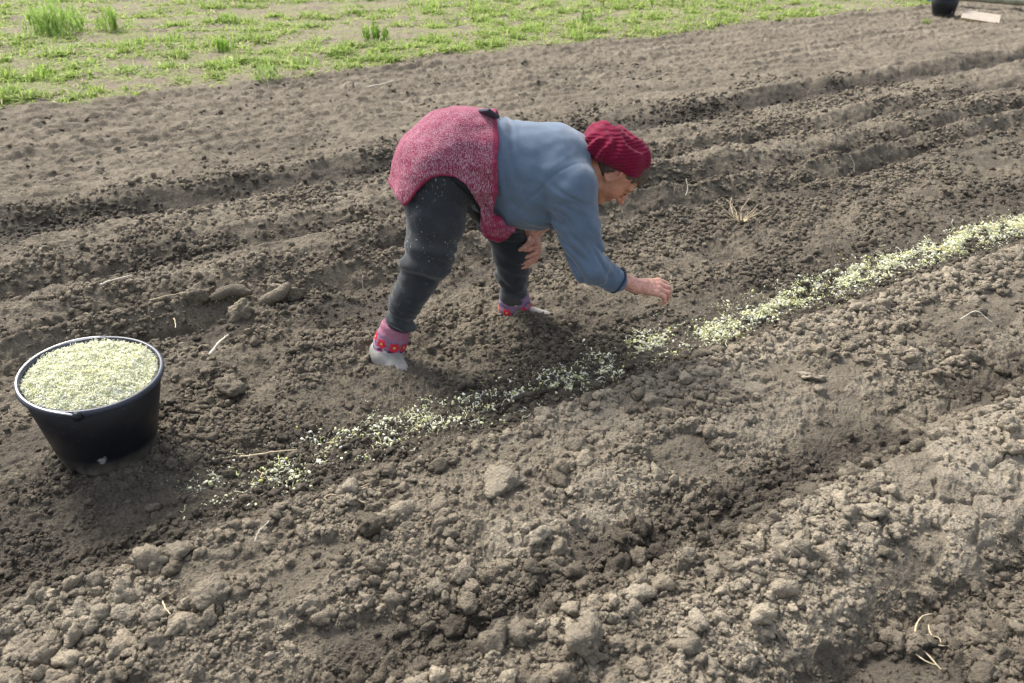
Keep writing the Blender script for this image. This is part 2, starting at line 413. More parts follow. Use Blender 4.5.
big_lump(-1.02, 2.42, (.05, .05, .042), 46, .45, .45, 'brownish earth lump in the hollow between bucket and rear boot', sink=.3)
big_lump(-.40, 1.67, .040, 47, .7, .3, 'dark damp earth clod on the pale crust in the lower left of centre', sink=.2)
big_lump(-.13, 1.53, .034, 48, .3, .6, 'round pale clod alone below the middle of the seed row', sink=.2)
big_lump(-.04, 1.86, (.06, .05, .03), 49, .15, .5, 'flat grey clod on the crust below the seed row, mid picture', sink=.3)
big_lump(1.10, 2.48, (.042, .025, .016), 50, .0, 1, 'flat whitish stone lying on the bed right of centre', 'stone', 'stone', sink=.2)
big_lump(-1.62, 1.66, (.045, .05, .04), 52, .5, .5, 'earth clod at the left edge below the bucket', sink=.25)
big_lump(-.75, 1.42, (.045, .04, .036), 53, .35, .55, 'lumpy earth clod near the lower left corner', sink=.25)
big_lump(1.56, 1.98, (.04, .03, .028), 54, .2, .7, 'pale clod at the right edge above the cracked crust', sink=.25)

def tube(path, rad, nseg=8, cap=True):
    P = np.asarray(path, float); n = len(P)
    rad = np.broadcast_to(np.asarray(rad, float), (n,))
    T = np.gradient(P, axis=0); T /= np.linalg.norm(T, axis=1)[:, None] + 1e-12
    ref = np.array([0, 0, 1.]) if abs(T[0, 2]) < .9 else np.array([1., 0, 0])
    A = np.cross(T[0], ref); A /= np.linalg.norm(A)
    V = []
    for i in range(n):
        A = A - T[i] * (A @ T[i]); A /= np.linalg.norm(A); B = np.cross(T[i], A)
        t = np.linspace(0, 2 * np.pi, nseg, endpoint=False)
        V.append(P[i] + rad[i] * (np.cos(t)[:, None] * A + np.sin(t)[:, None] * B))
    V = np.concatenate(V)
    i = np.arange(n - 1)[:, None] * nseg + np.arange(nseg)[None]
    j = np.arange(n - 1)[:, None] * nseg + (np.arange(nseg) + 1)[None] % nseg
    F = np.stack([i, j, j + nseg, i + nseg], -1).reshape(-1, 4)
    tris = []
    if cap:
        V = np.concatenate([V, P[:1], P[-1:]]); k = n * nseg
        q = np.arange(nseg)
        tris = np.concatenate([np.stack([q * 0 + k, (q + 1) % nseg, q], 1), np.stack([q * 0 + k + 1, (n - 1) * nseg + q, (n - 1) * nseg + (q + 1) % nseg], 1)])
    return V, F, tris
def smooth_path(pts, n=24):
    pts = np.asarray(pts, float); k = len(pts)
    t = np.linspace(0, k - 1, n); out = []
    for q in t:
        i = min(int(q), k - 2); f = q - i
        p0 = pts[max(i - 1, 0)]; p1 = pts[i]; p2 = pts[i + 1]; p3 = pts[min(i + 2, k - 1)]
        out.append(.5 * (2 * p1 + (p2 - p0) * f + (2 * p0 - 5 * p1 + 4 * p2 - p3) * f * f + (3 * p1 - p0 - 3 * p2 + p3) * f ** 3))
    return np.array(out)
class MB:
    def __init__(s): s.V = []; s.Q = []; s.T = []; s.k = 0
    def add(s, V, F, T=()):
        s.V.append(np.asarray(V)); F = np.asarray(F)
        if len(F): (s.Q if F.shape[1] == 4 else s.T).append(F + s.k)
        if len(T): s.T.append(np.asarray(T) + s.k)
        s.k += len(V); return s
    def tube(s, path, rad, nseg=8): return s.add(*tube(path, rad, nseg))
    def build(s, name, mat, parent=None, smooth=True, **kw):
        F = ([np.concatenate(s.Q)] if s.Q else []) + ([np.concatenate(s.T)] if s.T else [])
        return mesh_obj(name, np.concatenate(s.V), F, mat, parent, smooth, **kw)

# two curved clods beside the lump (slices of turned soil)
for pts, lab in (([(-1.30, 3.06, .02), (-1.21, 3.10, .045), (-1.13, 3.10, .03)], 'dark curved clod slice right of the smooth grey earth lump'),
                 ([(-1.07, 3.01, .02), (-1.0, 3.03, .04), (-.96, 3.09, .065)], 'pale curved clod slice curling up beside the upright earth slab')):
    p = smooth_path(pts, 20); zz = gz(pts[1][0], pts[1][1]); p[:, 2] += zz
    V, F, T = tube(p, .024 * np.sin(np.linspace(.35, 2.9, 20)) + .004, 14)
    V = V + .006 * perlin3(V * 30, 4)[:, None] * np.array([1, 1, 1])
    o = mesh_obj('clod', V, [F, T], M_SOIL, attrs=dict(wet=np.full(len(V), .5 if 'dark' in lab else .3), tint=np.full(len(V), .55), verge=np.zeros(len(V))))
    tag(o, lab, 'clod')

# ------------------------------------------------------------------ straws and dry roots on the soil
M_STRAW = simple('dry_straw', (.52, .43, .28), .8, .25, 60)
M_PALE = simple('pale_stalk', (.55, .50, .40), .7, .15, 60)
M_ROOT = simple('dry_root', (.46, .35, .24), .85, .25, 80)
def straw(name, cat, label, pts, rad, mat=M_STRAW, lift=.012):
    p = smooth_path([(a, b, gz(a, b) * .5 + lift + c) for a, b, c in pts], 14)
    rs = np.random.default_rng(int(abs(pts[0][0]) * 1000)); L = np.linalg.norm(p[-1] - p[0])
    p = p + np.cumsum(rs.normal(size=p.shape), 0) * L * .012 * np.array([1, 1, .5])
    V, F, T = tube(p, rad * .68 * np.linspace(1, .5, 14) * rs.uniform(.75, 1.2, 14), 6)
    return tag(mesh_obj(name, V, [F, T], mat), label, cat)
straw('straw', 'straw', 'long pale straw lying on the fine soil behind the bent woman', [(-1.26, 7.12, .02), (-1.15, 7.2, .03), (-1.03, 7.36, .03)], .011, M_PALE)
straw('straw', 'straw', 'short white stalk on the soil ridge at the left, far behind the bucket', [(-1.80, 3.14, .05), (-1.75, 3.17, .06), (-1.69, 3.22, .06)], .008, M_PALE)
straw('straw', 'straw', 'short white leaf scrap between the bucket and the rear boot', [(-1.145, 2.58, .03), (-1.13, 2.63, .05), (-1.115, 2.70, .05)], .010, M_PALE)
straw('straw', 'straw', 'thin straw leaning on the smooth grey earth lump', [(-1.52, 2.98, .04), (-1.45, 3.02, .05), (-1.38, 3.06, .05)], .004)
straw('straw', 'straw', 'thin straw lying below the smooth grey earth lump', [(-1.40, 2.90, .05), (-1.37, 2.82, .05), (-1.345, 2.75, .05)], .0035)
straw('straw', 'straw', 'small pale straw standing in the soil between lump and rear boot', [(-.67, 3.22, .0), (-.672, 3.21, .05), (-.665, 3.2, .09)], .0035, M_PALE)
straw('straw', 'straw', 'thin straw lying along the left end of the seed row', [(-.86, 2.0, .02), (-.76, 2.02, .03), (-.68, 2.02, .03)], .0035)
straw('straw', 'straw', 'short straw on the crust at the lower left', [(-.70, 1.60, .03), (-.69, 1.63, .04), (-.675, 1.67, .04)], .0035, M_PALE)
straw('straw', 'straw', 'short bent straw near the lower left corner', [(-.86, 1.38, .04), (-.84, 1.35, .05), (-.82, 1.33, .045)], .003)
straw('straw', 'straw', 'thin upright straw in front of the rear boot, above the seed row', [(-.42, 2.34, .0), (-.418, 2.33, .04), (-.41, 2.32, .07)], .003, M_PALE)
straw('straw', 'straw', 'pale bent straw at the right edge below the seed row', [(1.83, 2.86, .03), (1.90, 2.87, .06), (1.95, 2.82, .04)], .004, M_PALE)
straw('straw', 'straw', 'thin straw on the soil right of the head, far back', [(1.0, 4.4, .03), (1.01, 4.42, .07), (1.0, 4.45, .10)], .005, M_PALE)
straw('straw', 'straw', 'short stiff straw standing in the right background soil', [(2.15, 4.85, .02), (2.13, 4.84, .08), (2.10, 4.84, .13)], .005, M_PALE)
def stalks(name, cat, label, x, y, n, L, rad, mats, seed, up=.7, curl=.3):
    rs = np.random.default_rng(seed); mb = MB(); z = gz(x, y)
    for i in range(n):
        a = rs.uniform(0, 6.28); l = L * rs.uniform(.5, 1); u = up * rs.uniform(.3, 1.2)
        p = [(x, y, z)]
        for k in range(4):
            a += rs.normal() * curl * 2; q = p[-1]
            p.append((q[0] + l / 4 * math.cos(a), q[1] + l / 4 * math.sin(a), max(z + .004, q[2] + l / 4 * (u - .35 * k * (1 - up)))))
        mb.tube(smooth_path(p, 12), np.linspace(rad, rad * .45, 12), 6)
    return tag(mb.build(name, mats), label, cat)
stalks('dry_root', 'root', 'dry whitish root tangle in the damp footprint at the lower right', .99, 1.33, 7, .12, .0026, M_STRAW, 3, .15, .35)
stalks('dry_root', 'root', 'dry brownish root with side shoots on the crust below the seed row, left', -.50, 1.80, 4, .13, .0028, M_ROOT, 8, .3, .5)
stalks('dry_plant', 'dry plant', 'small dry straw coloured plant standing in the soil right of the head', 1.24, 4.05, 14, .15, .0034, M_STRAW, 5, 1.1, .25)
stalks('dry_root', 'root', 'dry pale root scrap lying just above the seed row, left of the hand', .06, 2.33, 4, .09, .003, M_PALE, 12, .4, .6)
M_BLUE = simple('blue_plastic', (.16, .30, .55), .4, .2, 60)
z = gz(-1.14, 1.505)
o = mesh_obj('plastic_scrap', np.array([[-.012, -.008, 0], [.012, -.01, .006], [.014, .009, .012], [-.01, .011, .009], [-.012, -.008, -.002], [.012, -.01, .004], [.014, .009, .010], [-.01, .011, .007]]) * .9,
             np.array([[0, 1, 2, 3], [7, 6, 5, 4], [0, 4, 5, 1], [1, 5, 6, 2], [2, 6, 7, 3], [3, 7, 4, 0]]), M_BLUE, smooth=False); o.location = (-1.14, 1.505, z + .02)
tag(o, 'tiny bright blue plastic scrap in the dark soil below the bucket', 'litter')

# ------------------------------------------------------------------ pale green planting bits
def colour_mat(name, rough=.75, trans=0.):
    m, nt, b = new_mat(name, rough, .25)
    n = noise(nt, 200, 3)
    c = mix(nt, 1., attr(nt, 'tone', True), ramp(nt, n, [(.3, (.85, .85, .85)), (.7, (1.1, 1.1, 1.1))]), 'MULTIPLY')
    nt.links.new(c, b.inputs['Base Color'])
    if trans:
        t = N(nt, 'ShaderNodeBsdfTranslucent'); nt.links.new(c, t.inputs['Color'])
        mx = N(nt, 'ShaderNodeMixShader'); mx.inputs[0].default_value = trans
        nt.links.new(b.outputs[0], mx.inputs[1]); nt.links.new(t.outputs[0], mx.inputs[2])
        nt.links.new(mx.outputs[0], nt.nodes['Material Output'].inputs['Surface'])
    return m
M_BITS = colour_mat('seed_bits', .8, .1)
TONES = np.array([[.90, .89, .64], [.86, .86, .54], [.90, .90, .76], [.68, .70, .30], [.45, .50, .16], [.70, .58, .30], [.90, .89, .82]])
TW = np.array([.30, .27, .16, .13, .05, .05, .04])
def bit_shapes():
    sh = []
    for s in range(10):                                   # crumpled flakes / husks
        V, F = ICO[1]; d = 1 + .5 * perlin3(V * 1.3 + s * 5.1, 8)
        sh.append(((V * d[:, None] * np.array([1, .62, .42])).astype(f32), F))
    for s in range(7):                                    # curled little strands
        a = np.linspace(0, 1, 6); p = np.stack([(a - .5) * 4.4, np.sin(a * (3 + s)) * .9, np.cos(a * 2.5 + s) * .6], 1)
        p = p + np.random.default_rng(s).normal(size=p.shape) * .22; V, F, T = tube(p, .15, 4)
        T3 = np.concatenate([F[:, [0, 1, 2]], F[:, [0, 2, 3]], T]); sh.append((V.astype(f32), T3))
    return sh
BITS = bit_shapes()
def bits_mesh(name, P, size, mat=M_BITS, parent=None, extra=None, TW=TW):
    n = len(P); Rm = rot_random(n, 1.2)
    S = np.repeat(size[:, None], 3, 1).astype(f32)
    V, F, ids = scatter(BITS, P.astype(f32), S, Rm)
    tone = TONES[rng.choice(len(TONES), n, p=TW)] * rng.uniform(.82, 1.1, (n, 1)); tone = np.clip(tone, 0, .9)
    tv = tone[ids]; Fs = F
    if extra:
        V0, F0, t0 = extra; Fs = np.concatenate([F + len(V0), F0]); V = np.concatenate([V0, V]); tv = np.concatenate([t0, tv])
    return mesh_obj(name, V, Fs, mat, parent, attrs=dict(tone=tv))
def build_seed_row():
    n = 95000
    u = rng.uniform(.0, 7.5, n); v = 2.075 + rng.normal(size=n) * .060
    d = np.interp(u, [0, .12, .25, .5, .9, 1.2, 1.5, 1.75, 2.0, 2.3, 3, 4.5, 7.5], [0, .22, .56, .56, .50, .60, .68, .64, .68, .74, .76, .76, .72])
    wid = np.interp(u, [0, 1.2, 1.8, 2.2, 4, 7.5], [.85, .95, .76, .74, .78, .82])
    v = 2.075 + .016 * fbm(u * 2.0, u * 0, 2, 150) * 3 + (v - 2.075) * wid
    cl = sstep(-.16, .34, fbm(u * 6.5, v * 11, 3, 160) + .42 * (d - .50) + .22 * perlin(u * 30, v * 30, 163))
    v = v - (across(u * ROW[0] + v * ACR[0], u * ROW[1] + v * ACR[1])[2] - v) + .005
    keep = rng.random(n) < d * (.04 + .96 * cl) * np.interp(u, [0, 2, 4, 7.5], [.50, .50, .62, .8])
    u, v = u[keep], v[keep]
    x = u * ROW[0] + v * ACR[0]; y = u * ROW[1] + v * ACR[1]
    h, w, t, ve, m = field(x, y)
    s = rng.gamma(2.2, .0014, len(x)) + .0014
    s = np.minimum(s, .010)
    pile = sstep(.5, 1, np.interp(u, [0, 1.9, 2.3, 8], [0, 0, 1, 1])) * cl[keep]
    P = np.stack([x, y, h + s * .6 + rng.random(len(x)) * (.003 + .013 * pile)], 1)
    n2 = 16000; u2 = rng.uniform(.05, 6.5, n2); v2 = 2.085 + rng.normal(size=n2) * .085
    k2 = rng.random(n2) < sstep(-.2, .3, fbm(u2 * 4, v2 * 7, 3, 165)) * np.interp(u2, [0, .2, .6, 2, 6.5], [.2, .9, .9, .8, .5]); u2, v2 = u2[k2], v2[k2]
    v2 = v2 - (across(u2 * ROW[0] + v2 * ACR[0], u2 * ROW[1] + v2 * ACR[1])[2] - v2)
    x2 = u2 * ROW[0] + v2 * ACR[0]; y2 = u2 * ROW[1] + v2 * ACR[1]; s2 = rng.uniform(.0011, .0024, len(x2)) * (1 + .1 * u2)
    P = np.concatenate([P, np.stack([x2, y2, field(x2, y2)[0] + s2 * .5], 1)]); s = np.concatenate([s, s2])
    o = bits_mesh('scattered_seed', P, s)
    print('seed bits', len(x))
    tag(o, 'pale yellow green plant bits sown in a strip along the dark furrow', 'planting bits', kind='stuff')
build_seed_row()
# the few bits she lets fall
n = 26; t = rng.random(n) ** .8
P = np.stack([.585 - .05 * t + rng.normal(size=n) * .010, 2.70 + .02 * t + rng.normal(size=n) * .012, .215 - .17 * t + rng.normal(size=n) * .012], 1)
P2 = np.array([[.592, 2.745, .250], [.598, 2.742, .268], [.602, 2.735, .285], [.603, 2.733, .300], [.590, 2.73, .232], [.588, 2.72, .222], [.592, 2.735, .24], [.594, 2.732, .246], [.600, 2.738, .276], [.604, 2.730, .31]])
o = bits_mesh('falling_seed', np.concatenate([P, P2]), np.concatenate([rng.uniform(.0018, .004, n), np.full(len(P2), .0042)]))
tag(o, 'pale plant bits pinched in and trickling from the lowered hand', 'planting bits', kind='stuff')

# ------------------------------------------------------------------ buckets
def lathe(prof, n=72):
    prof = np.asarray(prof, float); t = np.linspace(0, 2 * np.pi, n, endpoint=False)
    V = np.stack([prof[:, 0][:, None] * np.cos(t), prof[:, 0][:, None] * np.sin(t), np.repeat(prof[:, 1][:, None], n, 1)], -1).reshape(-1, 3)
    k = len(prof)
    i = np.arange(k - 1)[:, None] * n + np.arange(n)[None]; j = np.arange(k - 1)[:, None] * n + (np.arange(n) + 1)[None] % n
    return V, np.stack([i, j, j + n, i + n], -1).reshape(-1, 4)
def plastic_mat():
    m, nt, b = new_mat('black_plastic', .42, .32)
    n1 = noise(nt, 14, 5, .65); n2 = noise(nt, 90, 3)
    tcs = N(nt, 'ShaderNodeTexCoord'); sep = N(nt, 'ShaderNodeSeparateXYZ'); nt.links.new(tcs.outputs['Object'], sep.inputs[0])
    dirt = maprange(nt, sep.outputs['Z'], .005, .075, 1, 0)
    ad = N(nt, 'ShaderNodeMath', operation='MULTIPLY'); nt.links.new(dirt, ad.inputs[0]); nt.links.new(maprange(nt, n1, .3, .6), ad.inputs[1])
    sp = ramp(nt, n2, [(.64, (0, 0, 0)), (.74, (.6, .6, .6))])
    base = mix(nt, sp, (.0065, .008, .012), (.09, .085, .08))
    base = mix(nt, ad.outputs[0], base, (.17, .145, .115))
    dist = N(nt, 'ShaderNodeVectorMath', operation='DISTANCE'); nt.links.new(tcs.outputs['Object'], dist.inputs[0]); dist.inputs[1].default_value = SMUDGE
    ns = noise(nt, 60, 3); dd = N(nt, 'ShaderNodeMath', operation='ADD'); nt.links.new(dist.outputs['Value'], dd.inputs[0]); nt.links.new(maprange(nt, ns, 0, 1, -.014, .014), dd.inputs[1])
    base = mix(nt, maprange(nt, dd.outputs[0], .011, .017, .75, 0), base, (.34, .33, .31))
    nt.links.new(base, b.inputs['Base Color'])
    nt.links.new(maprange(nt, n1, .3, .7, .3, .5), b.inputs['Roughness'])
    return m
SMUDGE = (.055, -.155, .075)
M_BUCKET = plastic_mat()
M_RIM = simple('worn_rim_plastic', (.035, .042, .06), .38, .35, 20, .5)
M_WIRE = simple('galvanised_wire', (.60, .60, .61), .4, .15, 60, .5, .6)
def make_bucket(loc, tilt, label, filled_rot, scale=1.):
    root = empty('bucket', loc, label, 'bucket')
    rb, rt, H = .144, .200, .300
    t = .004
    V, F = lathe([(0, .004), (rb - .03, .004), (rb - .01, 0), (rb, .006), (rb + .001, .012), (rb + (rt - rb) * .5, H * .5), (rt - .002, H - .012), (rt - .002 - t, H - .010), (rb + (rt - rb) * .5 - t, H * .5), (rb - t, .014), (0, .014)])
    body = mesh_obj('bucket_body', V, F, M_BUCKET); body.parent = root
    V, F = lathe([(rt - .007, H - .006), (rt - .006, H + .002), (rt, H + .004), (rt + .006, H + .001), (rt + .007, H - .012), (rt + .004, H - .015), (rt + .003, H - .006), (rt - .007, H - .006)])
    o = mesh_obj('rim', V, F, M_RIM); o.parent = root
    hd = filled_rot
    for s in (0, math.pi):
        a = hd + s; c = np.array([math.cos(a), math.sin(a), 0])
        tng = np.array([-c[1], c[0], 0]); mb = MB()
        p = np.array([c * (rt + .004 + .009 * k) + np.array([0, 0, H - .012]) for k in np.linspace(0, 1.6, 4)])
        mb.tube(p, [.016, .016, .014, .009], 14)
        o = mb.build('handle_lug', M_BUCKET); o.parent = root
    a = np.linspace(hd + .02, hd + math.pi - .02, 48)
    rr = rt + .012 - .012 * np.sin(a - hd) ** .5; zz = H - .008 + .016 * np.sin(a - hd) ** .35
    o = MB().tube(np.stack([rr * np.cos(a), rr * np.sin(a), zz], 1), .0030, 8).build('bucket_handle', M_WIRE); o.parent = root
    root.rotation_euler = tilt; root.scale = (scale,) * 3
    return root
TILT = (R_(2.4), R_(4.6), 0)
BK = (-1.317, 2.084, -.004)
make_bucket(BK, TILT, 'black plastic bucket heaped with pale green plant bits, left foreground', R_(103))
def seed_heap():
    nr, na = 26, 72
    r = np.linspace(0, 1, nr); a = np.linspace(0, 2 * np.pi, na, endpoint=False)
    Rr, A = np.meshgrid(r, a, indexing='ij')
    rad = .188
    X = rad * Rr * np.cos(A); Y = rad * Rr * np.sin(A)
    def hz(x, y):
        q = np.sqrt(x * x + y * y) / rad
        return .290 + .028 * (1 - q ** 2) + .014 * fbm(x * 15, y * 15, 3, 170) + .008 * fbm(x * 50, y * 50, 2, 171)
    V = np.stack([X, Y, hz(X, Y)], -1).reshape(-1, 3)
    i = np.arange(nr - 1)[:, None] * na + np.arange(na)[None]; j = np.arange(nr - 1)[:, None] * na + (np.arange(na) + 1)[None] % na
    q = np.stack([i, i + na, j + na, j], -1).reshape(-1, 4); F = np.concatenate([q[:, [0, 1, 2]], q[:, [0, 2, 3]]])
    n = 30000; rr = rad * np.sqrt(rng.random(n)) * .995; aa = rng.random(n) * 2 * np.pi; x = rr * np.cos(aa); y = rr * np.sin(aa)
    s = np.minimum(rng.gamma(2, .0009, n) + .0011, .006)
    P = np.stack([x, y, hz(x, y) + rng.uniform(-.2, 1.2, n) * s], 1)
    t0 = np.tile(np.array([[.84, .82, .56]]), (len(V), 1))
    o = bits_mesh('seed_heap', P, s, extra=(V, F, t0), TW=np.array([.40, .26, .26, .05, .005, .015, .01]))
    o.location = BK; o.rotation_euler = TILT
    tag(o, 'heap of pale yellow green chopped plant bits inside the foreground bucket', 'planting bits')
seed_heap()
b2 = make_bucket((5.93, 11.72, -.01), (0, R_(-6), 0), 'dark empty bucket at the top right corner beside a pale board', R_(20), .92)
# pale board, pole and blue bag by the far bucket
M_BOARD = simple('pale_board', (.38, .32, .25), .7, .15, 12)
M_EDGE = simple('board_edge', (.46, .30, .14), .8, .2, 30)
import bmesh
def bevel_box(name, size, mat, bev=.01, seg=2):
    bm = bmesh.new(); bmesh.ops.create_cube(bm, size=1)
    for v in bm.verts: v.co = (v.co.x * size[0], v.co.y * size[1], v.co.z * size[2])
    bmesh.ops.bevel(bm, geom=bm.edges[:], offset=bev, segments=seg, affect='EDGES', profile=.5)
    me = bpy.data.meshes.new(name); bm.to_mesh(me); bm.free(); me.materials.append(mat)
    o = bpy.data.objects.new(name, me); COL.objects.link(o); return o
bx, by = 6.22, 11.30
root = empty('board', (bx, by, gz(bx, by) + .035), 'short pale wooden board lying on the soil by the far bucket', 'board')
o = bevel_box('board_top', (.46, .42, .012), M_BOARD, .003); o.parent = root; o.location = (0, 0, .0185)
o = bevel_box('board_core', (.452, .412, .024), M_EDGE, .003); o.parent = root
root.rotation_euler = (R_(7), R_(5), R_(-28))
M_POLE = simple('weathered_pole', (.24, .24, .17), .8, .25, 8)
p = smooth_path([(6.35, 12.75, .15), (6.9, 12.45, .13), (7.55, 12.02, .12), (9.2, 11.0, .1)], 20)
V, F, T = tube(p, .05 + .004 * np.sin(np.arange(20) * 2.1), 14)
tag(mesh_obj('pole', V, [F, T], M_POLE), 'long grey green pole lying behind the far bucket and board', 'pole')
V, F = lump_shape(4, 77, .3); V = V * np.array([.16, .12, .08])
M_BLUEBAG = simple('blue_bag_plastic', (.09, .26, .38), .4, .25, 15)
o = mesh_obj('plastic_bag', V, F, M_BLUEBAG); o.location = (6.27, 13.08, .05)
tag(o, 'crumpled blue plastic bag on the ground behind the far bucket', 'bag')

# ------------------------------------------------------------------ grass verge
M_GRASS = colour_mat('grass_blades', .65, .5)
def blades(P, L, W, lean, az, tone):
    n = len(P); k = 4
    t = np.linspace(0, 1, k)
    dx, dy = np.cos(az), np.sin(az)
    out = lean[:, None] * L[:, None] * t[None] ** 1.8
    up = L[:, None] * t[None] * (1 - .35 * lean[:, None] * t[None])
    cx = P[:, 0, None] + dx[:, None] * out; cy = P[:, 1, None] + dy[:, None] * out; cz = P[:, 2, None] + up - .004
    w = W[:, None] * (1 - t[None] ** 1.5 * .92)
    tw = az + np.pi / 2 + rng.normal(size=n) * .4
    sx, sy = np.cos(tw)[:, None] * w, np.sin(tw)[:, None] * w
    V = np.stack([np.stack([cx - sx, cy - sy, cz], -1), np.stack([cx + sx, cy + sy, cz], -1)], 2).reshape(n, 2 * k, 3)
    q = np.array([[2 * i, 2 * i + 1, 2 * i + 3, 2 * i + 2] for i in range(k - 1)])
    F = (q[None] + (np.arange(n) * 2 * k)[:, None, None]).reshape(-1, 4)
    g = .75 + .35 * np.repeat(t, 2)[None, :, None] * np.ones((n, 1, 1))
    C = np.repeat(tone[:, None, :], 2 * k, 1)
    return V.reshape(-1, 3), F, C.reshape(-1, 3)
GT = np.array([[.30, .42, .095], [.38, .48, .125], [.24, .34, .08], [.47, .53, .20], [.54, .48, .29]])
def build_grass():
    n = 760000
    r = np.exp(rng.uniform(np.log(6.0), np.log(24), n)); a = rng.uniform(R_(-54), R_(54), n)
    x = r * np.sin(a); y = r * np.cos(a)
    h, w, t, ve, m = field(x, y, False)
    u, v = m['u'], m['v']
    h = h + ve * (.02 * fbm(x * 2.2, y * 2.2, 4, 130))
    g = fbm(u * .42, v * 1.15, 4, 180) + .5 * fbm(u * 2.3, v * 3.4, 3, 184)
    strip = np.exp(-((v - 8.25) / .5) ** 2)
    dn = sstep(-.27, .08, g + .14 * strip + .12 * sstep(3, 8, u) - .02)
    tuft = sstep(-.05, .36, fbm(x * 3, y * 3, 3, 190))
    keep = (rng.random(n) < dn * (.22 + .78 * tuft) * .85) & (ve > .35)
    x, y, h, r, dn, tuft = x[keep], y[keep], h[keep], r[keep], dn[keep], tuft[keep]
    n = len(x)
    low = rng.random(n) < .45                                       # low creeping leaves between the upright tufts
    L = (.04 + .09 * rng.random(n) ** 1.5) * (.55 + .75 * dn * tuft) * np.where(low, .75, 1)
    W = (.0034 + .0030 * rng.random(n) + .0003 * r) * np.where(low, 2.0, 1)
    tone = GT[rng.choice(5, n, p=[.33, .33, .16, .13, .05])] * rng.uniform(.8, 1.15, (n, 1))
    V, F, C = blades(np.stack([x, y, h - .006], 1), L, W, np.where(low, rng.uniform(1.0, 2.2, n), rng.uniform(.2, 1.1, n)), rng.random(n) * 6.283, tone)
    print('blades', n)
    tag(mesh_obj('grass', V, F, M_GRASS, attrs=dict(tone=C), smooth=False), 'patchy bright green grass and weeds on the verge beyond the field', 'grass', kind='stuff')
build_grass()
def verge_z(x, y):
    h, w, t, ve, m = field(np.array([x]), np.array([y])); return float(h[0])
def weed(x, y, size, nst, label, seed, broad=.4, tone=(.30, .45, .08), name='weed', cat='weed', group=None):
    rs = np.random.default_rng(seed); z = verge_z(x, y)
    P = []; L = []; W = []; le = []; az = []
    for i in range(nst):
        q = np.clip(rs.normal(size=2), -1.5, 1.5) * size * .34
        ht = size * rs.uniform(.5, 1.) * math.exp(-(q @ q) / (size * size) * 1.1)
        nl = 11
        for k in range(nl):
            P.append((x + q[0] + rs.normal() * .012, y + q[1] + rs.normal() * .012, z - .005 + ht * rs.uniform(0, .72)))
            L.append(ht * rs.uniform(.22, .42)); W.append(size * .017 * (1 + broad * 2) * rs.uniform(.6, 1.2)); le.append(rs.uniform(.15, 1.0)); az.append(rs.uniform(0, 6.28))
        P.append((x + q[0], y + q[1], z - .005)); L.append(ht); W.append(.005); le.append(rs.uniform(0, .25)); az.append(rs.uniform(0, 6.28))
    n = len(P); tn = np.array(tone)[None] * rs.uniform(.7, 1.25, (n, 1))
    V, F, C = blades(np.array(P), np.array(L), np.array(W), np.array(le), np.array(az), tn)
    return tag(mesh_obj(name, V, F, M_GRASS, attrs=dict(tone=C), smooth=False), label, cat, group)
weed(-5.35, 9.95, .50, 60, 'tallest bushy light green weed clump at the upper left of the verge', 1, .15, (.36, .50, .14), 'tall_weed')
weed(-4.75, 10.1, .34, 30, 'bushy weed clump right next to the tallest clump at upper left', 2, .15, (.34, .47, .12), 'tall_weed')
weed(-3.62, 10.9, .22, 14, 'low round green weed clump right of the tall clumps, upper left', 3, .5)
weed(-3.05, 8.85, .20, 14, 'bright leafy weed clump in the middle of the left verge', 4, .6, (.25, .40, .07))
weed(-4.35, 7.55, .18, 12, 'leafy weed clump nearest to the field edge at far left', 5, .6)
weed(-2.25, 7.55, .20, 14, 'pale green leafy weed at the field edge, left of the woman', 6, .7, (.33, .44, .14))
weed(-1.55, 9.5, .26, 22, 'broad low weed clump on the verge above the woman\'s back', 7, .5, (.19, .32, .05))
weed(.9, 10.6, .22, 16, 'dense green weed clump on the verge behind the head', 8, .4, (.20, .34, .05))
weed(5.38, 11.05, .10, 10, 'tiny green weed growing in the soil below the far bucket', 9, .5, (.28, .38, .08))
M_YEL = simple('yellow_petals', (.78, .66, .06), .6, .1, 50)
M_STEM = simple('green_stem', (.18, .30, .06), .6, .2, 50)
rs = np.random.default_rng(31)
fl = [(2.02, 12.35), (2.28, 12.2), (1.75, 12.9), (2.55, 12.75), (3.0, 12.6), (2.15, 13.1), (1.3, 12.2), (3.35, 12.95)]
words = ['nearest pair, left', 'nearest pair, right', 'left of the back row', 'between the middle plants', 'second from the right', 'farthest back', 'leftmost of all', 'rightmost of all']
for (fx, fy), wd in zip(fl, words):
    z = verge_z(fx, fy)
    root = empty('yellow_flower', (fx, fy, z), 'small yellow flowering plant on the grassy verge top centre, ' + wd, 'flower', 'yellow flowers in the verge')
    for k in range(5):
        dx, dy = rs.normal(size=2) * .05; hh = rs.uniform(.10, .2)
        st = MB().tube(smooth_path([(0, 0, -.01), (dx * .4, dy * .4, hh * .6), (dx, dy, hh)], 6), .004, 5).build('stem', M_STEM); st.parent = root
        V, F = ICO[2]; o = mesh_obj('flower_head', V * np.array([.030, .030, .016]) + np.array([dx, dy, hh]), F, M_YEL); o.parent = st


